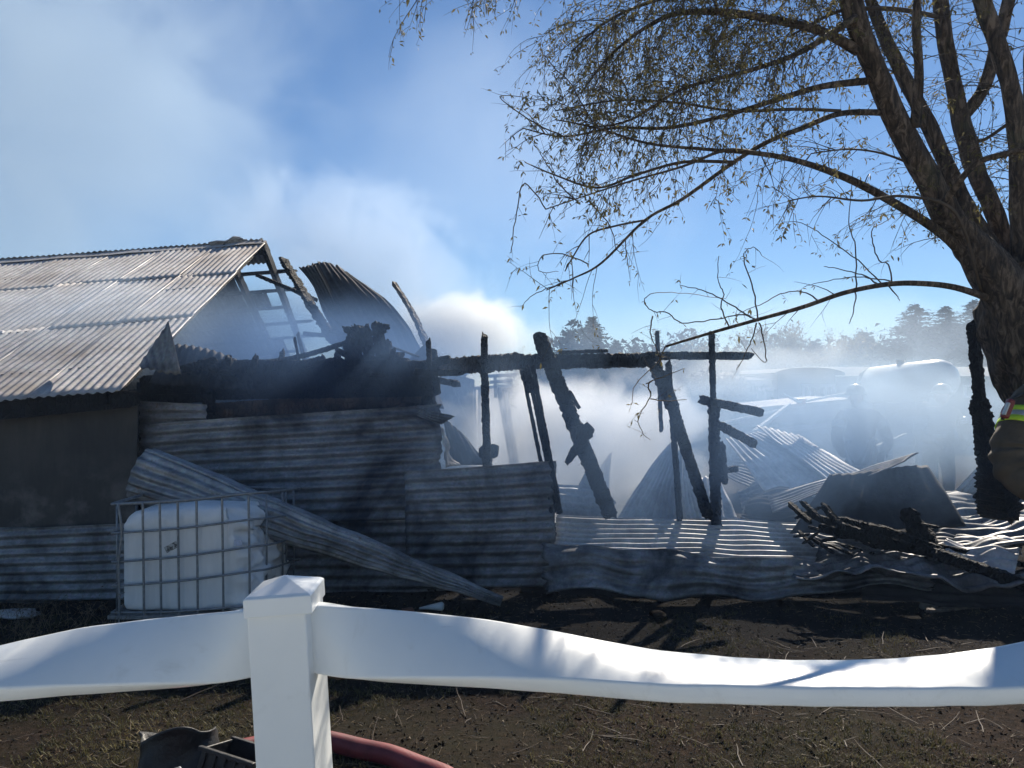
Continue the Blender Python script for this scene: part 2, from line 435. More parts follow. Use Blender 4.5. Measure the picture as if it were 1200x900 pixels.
# far slope, falling away behind the ridge: skeleton at the gable end, metal still on further left
FV = Vector((RV.x * .9, RV.y * .9, -RV.z * .95))
def farpt(t, s): return R1 + LV * t + FV * s
for i, t in enumerate((.02, .55, 1.1, 1.7, 2.9, 4.1)):
    timber('rafter', farpt(t, -.02) - Vector((0, 0, .08)), farpt(t, 1.0 if i != 1 else .8) - Vector((0, 0, .08)), .07, .15, M['char'], barn, seed=i + 9, rough=.07, seg=.06)
for i in range(9):
    s = .05 + i * .11
    timber('purlin', farpt(-.28 if i % 3 else .0, s), farpt(4.2, s), .09, .05, M['char'], barn, seed=i + 20, rough=.08, seg=.07)
for k in range(6):
    c = [farpt(.68 + k * .75, -.0), farpt(.68 + k * .75, 1.0), farpt(1.45 + k * .75, 1.0), farpt(1.45 + k * .75, 0)]
    sheet('roof_sheet', [q + Vector((0, 0, .05)) for q in c], M['sheet_mid'], nu=12, amp=.011, crumple=.02, parent=barn, seed=k + 40)
for (t0, t1, s0, s1) in ((.05, .62, .0, .13), (.3, .66, .3, .41), (.34, .67, .62, .8)):
    sheet('roof_sheet', [farpt(t0, s0) + Vector((0, 0, .06)), farpt(t0, s1) + Vector((0, 0, .06)), farpt(t1, s1) + Vector((0, 0, .06)), farpt(t1, s0) + Vector((0, 0, .06))], M['sheet_pale'], nu=8, amp=.012, parent=barn, rag=.05, seed=s1 * 9)
# flat scorched panel, lower ribbed sheet, left front wall
FW = 5.95
def wq(px0, px1, yt0, yt1, yb0, yb1, d0, d1):      # bottom-left, bottom-right, top-right, top-left
    return [P(px0, yb0, d0), P(px1, yb1, d1), P(px1, yt1, d1), P(px0, yt0, d0)]
mb = MB()
for px0, px1 in ((-420, -170), (-169, 161)):
    q = wq(px0, px1, 470, 470, 622, 616, FW, FW + .1); back = Vector((0, .02, 0))
    mb = MB(); mb.add(q + [v + back for v in q], [(0, 1, 2, 3), (7, 6, 5, 4), (0, 4, 5, 1), (1, 5, 6, 2), (2, 6, 7, 3), (3, 7, 4, 0)])
    mb.build('wall_panel', M['panel'], barn)
sheet('wall_sheet', wq(-420, 60, 621, 618, 716, 712, FW - .03, FW + .02), M['sheet'], pitch=.075, amp=.012, nu=24, crumple=.012, parent=barn, seed=2)
sheet('wall_sheet', wq(-20, 172, 622, 612, 705, 703, FW - .05, FW), M['sheet'], pitch=.075, amp=.012, nu=16, crumple=.012, parent=barn, seed=3)
# timber sill and posts of the left wall
timber('sill', P(-420, 712, FW + .1), P(200, 708, FW + .25), .12, .14, M['char'], barn, seed=4)
# centre wall, two sheets plus the small one above
sheet('wall_sheet', wq(163, 242, 470, 474, 504, 500, 6.28, 6.28), M['sheet'], pitch=.085, amp=.013, nu=8, crumple=.01, parent=barn, seed=5)
sheet('wall_sheet', wq(163, 517, 498, 473, 618, 608, 6.22, 6.30), M['sheet'], pitch=.088, amp=.013, nu=40, crumple=.022, cf=1.2, parent=barn, seed=6, rag=.012)
sheet('wall_sheet', wq(165, 530, 606, 600, 705, 700, 6.27, 6.34), M['sheet'], pitch=.088, amp=.013, nu=40, crumple=.03, cf=1.2, parent=barn, seed=8, rag=.012)
timber('door_post', P(245, 452, 6.36), P(245, 710, 6.36), .1, .1, M['char'], barn, seed=5)
timber('door_post', P(500, 440, 6.4), P(505, 700, 6.4), .1, .1, M['char'], barn, seed=6)
# charred boards above the centre wall
bd = [(165, 452, 300, 446, 24), (236, 434, 512, 436, 26), (240, 456, 515, 452, 26), (242, 484, 510, 466, 22), (160, 468, 250, 464, 14)]
for i, (x0, y0, x1, y1, h) in enumerate(bd):
    timber('wall_board', P(x0, y0, 6.40 + .01 * i), P(x1, y1, 6.42 + .01 * i), .035, h * 6.4 / F, M['char_brown' if i in (3,) else 'char'], barn, seed=i + 30, rough=.05)
# dark inner partition that closes the view under the eave
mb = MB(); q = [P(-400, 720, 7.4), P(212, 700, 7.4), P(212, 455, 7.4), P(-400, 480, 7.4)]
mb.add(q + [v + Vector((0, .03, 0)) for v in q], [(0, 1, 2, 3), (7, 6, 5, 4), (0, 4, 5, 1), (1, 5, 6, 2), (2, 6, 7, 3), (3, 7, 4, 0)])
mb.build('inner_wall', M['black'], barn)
mb = MB(); q = [P(160, 700, 7.2), P(500, 700, 7.2), P(500, 440, 7.2), P(160, 448, 7.2)]
mb.add(q + [v + Vector((0, .03, 0)) for v in q], [(0, 1, 2, 3), (7, 6, 5, 4), (0, 4, 5, 1), (1, 5, 6, 2), (2, 6, 7, 3), (3, 7, 4, 0)])
mb.build('inner_wall', M['char'], barn)

# ------------------------------------------------------------------ loose sheets round the gable
def ls(name, label, pts, mat, ribs_pitch=.076, **kw):
    o = sheet(name, pts, mat, pitch=ribs_pitch, **kw)
    return tag(o, label, 'metal sheet', 'loose corrugated roofing sheets')
def pp(*a): return [P(*q) for q in a]
ls('corrugated_sheet', 'small torn triangular sheet standing up against the lower corner of the roof', pp((165, 432, 6.0), (163, 428, 6.1), (198, 376, 6.1), (212, 440, 6.0)), M['sheet_mid'], nu=10, crumple=.02, cf=4, amp=.008)
ls('corrugated_sheet', 'dark arched sheet draped over the wall top beside the roof corner', pp((198, 402, 6.6), (175, 450, 6.3), (300, 460, 6.3), (290, 428, 6.6)), M['sheet_dark'], nu=10, crumple=.03, cf=2, amp=.012, bend=lambda u, v: (0, 0, .05 * math.sin(math.pi * v) * (1 - u)))
ls('corrugated_sheet', 'big blackened sheet curling over behind the charred rafters', pp((358, 312, 8.6), (420, 440, 8.1), (505, 440, 8.4), (412, 322, 9.0)), M['sheet_dark'], nu=30, crumple=.06, cf=1.6, amp=.009, rag=.035,
   bend=lambda u, v: (-.04 * math.sin(math.pi * u) * (1 - v) + .13 * v * math.sin(math.pi * u), 0, .08 * v * math.sin(math.pi * u) + .1 * math.sin(math.pi * v) * (1 - u)))
ls('corrugated_sheet', 'small blackened sheet edge curled under the big hanging sheet', pp((350, 314, 8.5), (402, 388, 8.3), (430, 430, 8.2), (372, 312, 8.6)), M['sheet_dark'], nu=18, crumple=.04, cf=2, amp=.012, rag=.01)
ls('corrugated_sheet', 'narrow scorched sheet poking up in front of the smoky gable opening', pp((347, 392, 7.0), (356, 430, 6.9), (362, 430, 6.9), (350, 388, 7.0)), M['sheet_mid'], nu=6, amp=.006, ribs_pitch=.02)
ls('corrugated_sheet', 'dark sheet slumped between the blackened wall top and long beam', pp((498, 402, 7.2), (430, 470, 6.9), (520, 480, 6.9), (512, 450, 7.2)), M['sheet_dark'], nu=10, crumple=.04, cf=3)
ls('corrugated_sheet', 'dark triangular sheet hanging in the gap right of the wall', pp((520, 488, 6.7), (528, 545, 6.7), (572, 545, 6.8), (545, 510, 6.9)), M['sheet_dark'], nu=10, crumple=.02, cf=3)
# bent over corner of the centre wall
ls('corrugated_sheet', 'pale crumpled strip folded at the torn right edge of the wall', pp((516, 500, 6.25), (520, 548, 6.25), (537, 546, 6.4), (519, 515, 6.35)), M['sheet_pale'], nu=12, crumple=.06, cf=8, ribs_pitch=.03)
ls('corrugated_sheet', 'small bent sheet end peeling off the top right wall corner', pp((487, 476, 6.2), (530, 488, 6.05), (517, 497, 6.1), (490, 488, 6.2)), M['sheet_mid'], nu=10, crumple=.05, cf=6, ribs_pitch=.03)
# grey plank rising behind, post and joist debris
def tb(name, label, cat, p0, p1, wd, ht, mat, group='charred loose timbers', **kw):
    o = timber(name, p0, p1, wd, ht, mat, **kw); return tag(o, label, cat, group)
tb('plank', 'pale ash-grey plank pointing up against the sky beside the white puff', 'plank', P(461, 331, 7.6), P(506, 420, 7.3), .05, .035, M['ashwood'], seed=3, bow=.04, taper=-.5)
tb('plank', 'charred plank leaning from the upper left corner of the rafters', 'plank', P(331, 303, 8.6), P(392, 402, 8.2), .11, .05, M['char'], seed=12, taper=-.3)
tb('plank', 'long thin charred pole lying from wall top up to the timber tangle', 'plank', P(285, 428, 6.5), P(420, 396, 6.6), .045, .045, M['char'], seed=13, bow=-.04)
tb('plank', 'short charred rail crossing behind the blackened hanging sheet', 'plank', P(300, 322, 9.4), P(372, 352, 9.2), .05, .05, M['char'], seed=14)
tb('plank', 'charred stub reaching right from the foot of the rafters', 'plank', P(355, 391, 8.0), P(380, 393, 8.0), .06, .05, M['char'], seed=15)
tb('plank', 'charred crosspiece below the hanging blackened sheet', 'plank', P(380, 388, 8.0), P(412, 392, 8.0), .06, .04, M['char'], seed=16)
tb('plank', 'bent scorched strip sagging from the tangle toward the beam', 'plank', P(455, 405, 6.9), P(490, 418, 6.8), .03, .02, M['char'], seed=17)
tangle = empty('timber_tangle', P(437, 440, 6.5), 'knot of short charred timbers piled on the wall top below the hanging sheet', 'burnt timbers')
tg = [(412, 390, 424, 440, .10), (428, 384, 436, 440, .09), (440, 378, 446, 425, .07), (436, 383, 456, 383, .06), (410, 396, 452, 388, .05), (415, 412, 455, 402, .05), (400, 430, 470, 416, .08), (452, 405, 460, 440, .05), (405, 385, 420, 392, .07), (395, 410, 440, 436, .06), (446, 380, 450, 410, .04), (430, 420, 430, 465, .09), (395, 430, 480, 424, .10), (388, 440, 500, 440, .09), (408, 400, 414, 440, .09), (455, 400, 452, 470, .06), (470, 425, 474, 470, .05), (418, 382, 428, 408, .11), (350, 428, 400, 420, .05), (255, 428, 330, 426, .045), (325, 425, 380, 430, .04), (300, 430, 400, 433, .06), (345, 395, 352, 432, .03), (222, 430, 262, 424, .03), (462, 438, 520, 432, .07)]
for i, (x0, y0, x1, y1, t) in enumerate(tg):
    timber('timber', P(x0, y0, 6.45 + .03 * (i % 4)), P(x1, y1, 6.5 + .03 * (i % 3)), t, t * .8, M['char'], tangle, seed=i + 50, rough=.12)

wt = empty('burnt_studs', P(350, 440, 6.5), 'ragged row of charred studs and board ends along the top of the blackened wall', 'burnt timbers')
wr_ = random.Random(9)
for i in range(34):
    x = wr_.uniform(205, 520); y = wr_.uniform(426, 444); a = wr_.uniform(-1.9, -1.2) if wr_.random() < .35 else wr_.uniform(-.35, .35); L_ = wr_.uniform(8, 26) if a < -1 else wr_.uniform(18, 60); dd = wr_.uniform(6.3, 6.9)
    timber('board_end', P(x, y, dd), P(x + L_ * math.cos(a), y + L_ * math.sin(a), dd), wr_.uniform(.03, .07), wr_.uniform(.03, .08), M['char_black'], wt, seed=400 + i, rough=.16)

# ------------------------------------------------------------------ charred post-and-beam frame
frame = empty('shed_frame', P(660, 640, 6.6), 'charred post and beam frame standing against the white smoke', 'shed frame')
D = 6.5
def fp(x0, y0, x1, y1, w_, h_, nm='beam', d0=D, d1=D, **kw):
    timber(nm, P(x0, y0, d0), P(x1, y1, d1), w_ * .88, h_ * .88, M[kw.pop('m', 'char')], frame, **kw)
k_ = D / F
fp(440, 437, 612, 423, .12, 24 * k_, seed=1, m='char_brown')
fp(600, 419, 612, 418, .1, 10 * k_, seed=1.5)
fp(610, 424, 770, 422, .13, 20 * k_, seed=2)
fp(655, 413, 712, 411, .10, 5 * k_, seed=3)
fp(755, 417, 879, 417, .10, 11 * k_, seed=4, d0=D + .05, d1=D + .1, m='char')
fp(568, 393, 567, 444, .07, 10 * k_, 'post', seed=5, d0=D - .1, d1=D - .1)
fp(568, 440, 571, 548, .08, 12 * k_, 'post', seed=6, d0=D - .12, d1=D - .12)
fp(571, 520, 572, 700, .1, 15 * k_, 'post', seed=6.5, d0=D + .02, d1=D + .02)
fp(562, 530, 584, 528, .05, 18 * k_, 'post_stub', seed=6.7)
fp(502, 398, 505, 480, .05, 8 * k_, 'post', seed=7, d0=D - .12, d1=D - .12)
fp(770, 388, 775, 506, .04, 6 * k_, 'post', seed=8, d0=D + .15, d1=D + .15)
fp(834, 390, 836, 480, .06, 7 * k_, 'post', seed=9, d0=D - .1, d1=D)
fp(836, 470, 841, 700, .10, 13 * k_, 'post', seed=10, d0=D, d1=D)
fp(820, 468, 894, 484, .06, 12 * k_, 'board', seed=11, d0=D - .08, d1=D - .08)
fp(843, 498, 886, 521, .06, 12 * k_, 'board', seed=12, d0=D - .08, d1=D - .08)
fp(843, 552, 865, 549, .05, 9 * k_, 'board', seed=13)
fp(845, 520, 849, 565, .05, 10 * k_, 'board', seed=14)
fp(766, 425, 790, 480, .08, 18 * k_, 'post', seed=15, d0=D - .1, d1=D - .1)
fp(783, 425, 797, 610, .05, 8 * k_, 'post', seed=16, d0=D - .05, d1=D - .05)
fp(788, 478, 830, 606, .07, 15 * k_, 'post', seed=17, d0=D - .13, d1=D - .2)
tb('plank', 'wide charred plank with chipped top leaning diagonally through the frame', 'plank', P(631, 392, 6.35), P(716, 606, 6.3), .05, 18 * k_, M['char'], seed=21)
tb('plank', 'small forked splinter of charred wood on the wide leaning plank', 'plank', P(692, 500, 6.28), P(664, 543, 6.28), .03, .13, M['char'], seed=22, taper=.6)
tb('plank', 'thin splinter peeling from the upper edge of the wide leaning plank', 'plank', P(667, 458, 6.28), P(679, 479, 6.28), .02, .035, M['char'], seed=22.5)
for i, (x0, x1, lab) in enumerate(((611, 646, 'leftmost of three thin scorched battens hanging down from the beam'), (618, 654, 'middle one of three thin scorched battens below the beam'), (624, 657, 'rightmost of three thin scorched battens below the beam'))):
    tb('batten', lab, 'batten', P(x0, 428, 6.3 - .03 * i), P(x1, 602, 6.1 - .03 * i), .02, (5.5 if i else 4) * k_, M['char'], 'thin battens hanging from the beam', seed=i + 70, rough=.12)
tb('plank', 'short charred board end nailed under the beam joint above the battens', 'plank', P(613, 432, 6.25), P(623, 458, 6.25), .04, .09, M['char'], seed=33)
# right hand burnt post and its stump
lp = empty('burnt_post', P(1168, 610, 5.9), 'tall alligatored charred post leaning left, just before the tree trunk', 'post')
timber('post', P(1140, 377, 5.7), P(1148, 470, 5.75), .075, 11 * 5.7 / F, M['char'], lp, seed=80, seg=.009, rough=.12)
timber('post', P(1147, 466, 5.75), P(1166, 590, 5.8), .10, 17 * 5.7 / F, M['char'], lp, seed=81, seg=.009, rough=.12, taper=-.35)
timber('stump', P(1163, 545, 5.75), P(1172, 606, 5.8), .2, 27 * 5.7 / F, M['char'], lp, seed=82, seg=.01, rough=.12, taper=-.35)

# ------------------------------------------------------------------ shed remains deep in the smoke
wr = empty('shed_wall', P(545, 560, 9.0), 'hazy blue remnant of a back wall with a pale empty door frame', 'shed wall')
def wbox(nm, x0, y0, x1, y1, w_, mat, d0=9.0, d1=9.0):
    g = MB(); g.beam(P(x0, y0, d0), P(x1, y1, d1), w_, w_); g.build(nm, mat, wr)
q = [P(515, 640, 9.1), P(556, 640, 9.1), P(556, 445, 9.1), P(515, 432, 9.1)]; g = MB()
g.add(q + [v + Vector((0, .03, 0)) for v in q], [(0, 1, 2, 3), (7, 6, 5, 4), (0, 4, 5, 1), (1, 5, 6, 2), (2, 6, 7, 3), (3, 7, 4, 0)]); g.build('wall_panel', M['sheet_mid'], wr)
M['frame_pale'] = simple('pale_door_frame', (.5, .5, .48), .7, 0, .1)
for a in ((556, 455, 559, 640), (562, 455, 563, 640), (556, 455, 600, 452)): wbox('frame_board', *a, .035, M['frame_pale'])
for a in ((527, 450, 556, 515), (570, 441, 606, 439), (574, 448, 600, 446), (580, 440, 581, 466)): wbox('frame_board', *a, .04, M['sheet_mid'])
for x0, x1, lb in ((585, 603, 'left one of two thin poles leaning in the white smoke behind the beam'), (591, 608, 'right one of two thin poles leaning in the white smoke behind the beam')):
    tb('pole', lb, 'pole', P(x0, 456, 8.9), P(x1, 560, 8.7), .045, .045, M['sheet_mid'], 'thin poles in the white smoke', seed=x0, rough=.03)
ls('corrugated_sheet', 'pale torn strip of sheet just behind the beam below the ash-grey plank', pp((486, 416, 7.4), (520, 424, 7.4), (526, 418, 7.5), (498, 404, 7.5)), M['sheet_pale'], nu=8, crumple=.05, cf=6, ribs_pitch=.04)
ls('corrugated_sheet', 'pale torn scrap of sheet hanging under the beam beside the square post', pp((520, 447, 7.4), (532, 452, 7.4), (550, 438, 7.5), (528, 436, 7.5)), M['sheet_pale'], nu=8, crumple=.05, cf=6, ribs_pitch=.04)

# ------------------------------------------------------------------ leaning and fallen sheets
ls('corrugated_sheet', 'wide upright ribbed sheet whose top right corner meets the hanging battens', pp((476, 690, 6.12), (648, 688, 6.08), (652, 541, 6.1), (474, 552, 6.14)), M['sheet'], nu=30, crumple=.035, cf=1.5, amp=.013, ribs_pitch=.09, rag=.012, seed=11)
ls('corrugated_sheet', 'long sheet lying on edge with sun-striped ribs, below the leaning posts', pp((650, 660, 5.95), (955, 668, 5.9), (962, 612, 6.75), (652, 604, 6.35)), M['sheet_pale'], nu=40, crumple=.03, cf=1.5, amp=.017, ribs_pitch=.075, rag=.008, seed=12)
ls('corrugated_sheet', 'long dark buckled sheet sagging just above the black ground at the wall foot', pp((640, 702, 5.85), (1090, 692, 5.6), (1085, 668, 5.8), (636, 636, 5.98)), M['sheet'], nu=70, crumple=.11, cf=2.8, amp=.013, rag=.03, seed=13, bend=lambda u, v: (0, -.05 * math.sin(u * 9) * (1 - v), (.045 * math.sin(u * 7 + 1) + .03 * math.sin(u * 17)) * (1 - v) + .012 * math.sin(u * 11)))
ls('corrugated_sheet', 'crumpled shiny sheet along the ground at the foot of the debris heap', pp((930, 672, 5.6), (1260, 700, 5.2), (1260, 660, 5.8), (930, 655, 5.95)), M['sheet_mid'], nu=60, crumple=.13, cf=3.0, amp=.014, ribs_pitch=.085, rag=.02, seed=14)
ls('corrugated_sheet', 'dirty buckled sheet lying beside the burnt post stump', pp((1085, 650, 5.9), (1290, 640, 5.5), (1290, 585, 6.6), (1110, 600, 6.8)), M['sheet_mid'], nu=36, crumple=.11, cf=2.2, amp=.012, ribs_pitch=.12, seed=15, rag=.02)
ls('corrugated_sheet', 'half buried buckled sheet behind the burnt post with broad ribs', pp((1085, 612, 6.9), (1240, 606, 6.8), (1240, 570, 8.0), (1060, 575, 8.2)), M['sheet_mid'], nu=24, crumple=.10, cf=2.0, amp=.014, ribs_pitch=.15, seed=16, rag=.02)
ls('corrugated_sheet', 'narrow pale strip of sheet propped up behind the burnt post', pp((1120, 575, 7.6), (1160, 530, 7.6), (1185, 545, 7.6), (1150, 582, 7.6)), M['sheet_pale'], nu=8, crumple=.02, ribs_pitch=.05)
ls('corrugated_sheet', 'tall ribbed sheet folded like a tent behind the leaning post', pp((722, 612, 6.9), (786, 518, 7.3), (800, 530, 7.1), (800, 612, 6.6)), M['sheet_pale'], nu=24, crumple=.03, cf=2, amp=.015, ribs_pitch=.042, seed=17, spw=8, bend=lambda u, v: (0, .0, .05 * math.sin(math.pi * u)))
ls('corrugated_sheet', 'right hand flap of the tent-like folded sheet, turned away', pp((798, 612, 6.7), (796, 525, 7.1), (815, 560, 7.4), (862, 606, 7.1)), M['sheet_pale'], nu=20, crumple=.03, cf=2, amp=.015, ribs_pitch=.05, seed=18)
ls('corrugated_sheet', 'low curved sheet with bright ribs right of the leaning post', pp((812, 610, 6.8), (815, 560, 7.3), (842, 558, 7.3), (866, 608, 6.8)), M['sheet_pale'], nu=20, crumple=.03, cf=2, amp=.012, seed=19)
ls('corrugated_sheet', 'low dark sheet showing between the battens and leaning plank', pp((655, 610, 6.7), (722, 610, 6.7), (712, 572, 7.0), (652, 566, 7.0)), M['sheet_mid'], nu=14, crumple=.04, cf=3, seed=20)
ls('corrugated_sheet', 'hazy pointed sheet corner deep in the white smoke', pp((685, 600, 8.4), (690, 565, 8.4), (718, 528, 8.6), (712, 585, 8.4)), M['sheet_pale'], nu=10, crumple=.05, cf=3, seed=21)
ls('corrugated_sheet', 'broad bright ribbed sheet sloping toward the debris from the flatbed', pp((850, 515, 8.4), (905, 590, 7.2), (1020, 568, 7.4), (890, 505, 8.6)), M['sheet_pale'], nu=26, crumple=.03, cf=1.2, amp=.014, ribs_pitch=.09, seed=22)
ls('corrugated_sheet', 'second bright ribbed sheet overlapping at the right of the sloping one', pp((885, 500, 8.5), (985, 575, 7.2), (1030, 562, 7.4), (940, 512, 8.7)), M['sheet_pale'], nu=26, crumple=.03, cf=1.2, amp=.014, ribs_pitch=.09, seed=23)
ls('corrugated_sheet', 'light wing-shaped sheet bent over the top of the dark heap', pp((900, 582, 7.0), (1076, 529, 6.7), (1060, 540, 6.5), (905, 600, 6.6)), M['sheet_mid'], nu=26, crumple=.03, cf=1.6, ribs_pitch=.06, seed=24)
ls('corrugated_sheet', 'big dark hump-shaped sheet in the middle of the debris heap', pp((925, 622, 6.1), (972, 556, 6.55), (1088, 545, 6.6), (1132, 618, 6.0)), M['sheet_dark'], nu=20, crumple=.05, cf=1.5, amp=.005, ribs_pitch=.12, seed=25)
ls('corrugated_sheet', 'small upright grey triangle of sheet far behind the dark hump', pp((1000, 545, 8.8), (1022, 512, 8.8), (1025, 512, 8.8), (1028, 545, 8.8)), M['sheet_mid'], nu=6, ribs_pitch=.05)
ls('corrugated_sheet', 'upright black sheet behind the foot of the wall, beside the rolled sheet tip', pp((610, 702, 6.3), (650, 702, 6.3), (650, 660, 6.3), (610, 660, 6.3)), M['sheet_dark'], nu=8, seed=27)
# backing of blackened sheets low behind the long ones
ls('corrugated_sheet', 'blackened sheet lying behind the striped long sheet', pp((660, 700, 6.5), (1180, 690, 6.3), (1150, 625, 6.8), (640, 612, 6.7)), M['sheet_dark'], nu=30, crumple=.05, cf=1.4, seed=28)
ls('corrugated_sheet', 'crumpled grey sheet half under the charred boards, right of the striped long sheet', pp((955, 668, 6.1), (1090, 672, 5.8), (1100, 640, 6.3), (950, 622, 6.6)), M['sheet_mid'], nu=30, crumple=.12, cf=3, amp=.012, seed=31, rag=.03)
ls('corrugated_sheet', 'dirty curled sheet between the dark hump and burnt post stump', pp((1095, 655, 5.7), (1190, 668, 5.4), (1200, 628, 5.9), (1120, 622, 6.2)), M['sheet_pale'], nu=30, crumple=.12, cf=3, amp=.012, seed=32, rag=.03)
ls('corrugated_sheet', 'buckled dark sheet under the right end of the crumpled shiny sheet', pp((1010, 700, 5.7), (1260, 715, 5.1), (1260, 690, 5.3), (1010, 672, 5.9)), M['sheet_dark'], nu=30, crumple=.08, cf=2.5, amp=.012, seed=33)
ls('corrugated_sheet', 'steep grey sheet leaning behind the two bright sloping sheets', pp((850, 560, 8.6), (900, 585, 8.2), (930, 520, 9.2), (868, 515, 9.2)), M['sheet_mid'], nu=16, crumple=.06, cf=2, amp=.014, seed=34)
ls('corrugated_sheet', 'bent sheet standing in the smoke left of the dark hump', pp((868, 612, 6.9), (935, 615, 6.7), (925, 575, 7.2), (880, 580, 7.3)), M['sheet_dark'], nu=16, crumple=.08, cf=2.5, amp=.012, seed=35, rag=.05)
tb('plank', 'thick charred beam end jutting from the heap toward the striped sheet', 'plank', P(985, 612, 5.9), P(1040, 626, 5.8), .09, .10, M['char'], seed=210)
tb('plank', 'long alligatored beam lying from the heap down to the right edge', 'plank', P(1095, 648, 5.6), P(1215, 690, 5.3), .10, .09, M['char'], seed=211)
tb('plank', 'charred board end standing out of the heap below the dark hump', 'plank', P(1062, 598, 5.9), P(1090, 645, 5.8), .05, .14, M['char'], seed=212)
ls('corrugated_sheet', 'low crumpled sheet in the smoke right of the tent-like sheet', pp((870, 600, 7.6), (925, 590, 7.4), (905, 560, 8.0), (862, 570, 8.0)), M['sheet_mid'], nu=16, crumple=.10, cf=3, seed=36, rag=.05)
ls('corrugated_sheet', 'small jagged dark sheet corner propped left of the leaning plank foot', pp((655, 612, 6.9), (700, 612, 6.9), (722, 590, 7.0), (690, 545, 7.1)), M['sheet_mid'], nu=12, crumple=.05, cf=3, seed=37, ribs_pitch=.05)
# ------------------------------------------------------------------ rolled sheet lying against the wall
def rolled():
    a = P(168, 556, 5.75); b = P(588, 704, 5.55); L = (b - a).length; d = (b - a) / L
    up = Vector((0, 0, 1)); sd_ = d.cross(up).normalized(); u = sd_.cross(d)
    nw = 17; nv = nw * 8; nu = 44; vs = []
    for i in range(nu + 1):
        t = i / nu; p = a + d * L * t
        rr_ = .205 * (1 - .80 * t ** 1.3); flat = 1 - .25 * t
        for j in range(nv + 1):
            th = 2 * math.pi * (j / nv) * 1.10 + 1.2
            r = rr_ * (1 - .06 * j / nv) + .014 * math.sin(2 * math.pi * j / nv * nw) * (1 - .3 * t)
            q = p + (sd_ * math.cos(th) + u * math.sin(th) * flat) * r
            q += Vector((0, 0, .02 * noise.noise(q * 4)))
            if i == 0: q -= d * .02 * noise.noise(Vector((th * 3, 0, 0)))
            vs.append(q)
    W = nv + 1
    fs = [(i * W + j, i * W + j + 1, (i + 1) * W + j + 1, (i + 1) * W + j) for i in range(nu) for j in range(nv)]
    mb = MB(); mb.add(vs, fs); o = mb.build('rolled_sheet', M['zinc'], smooth=True, origin=(a + b) / 2)
    o.modifiers.new('t', 'SOLIDIFY').thickness = .002
    tag(o, 'corrugated sheet rolled to a long cone, leaning down across the wall behind the tote tank', 'rolled sheet')
rolled()

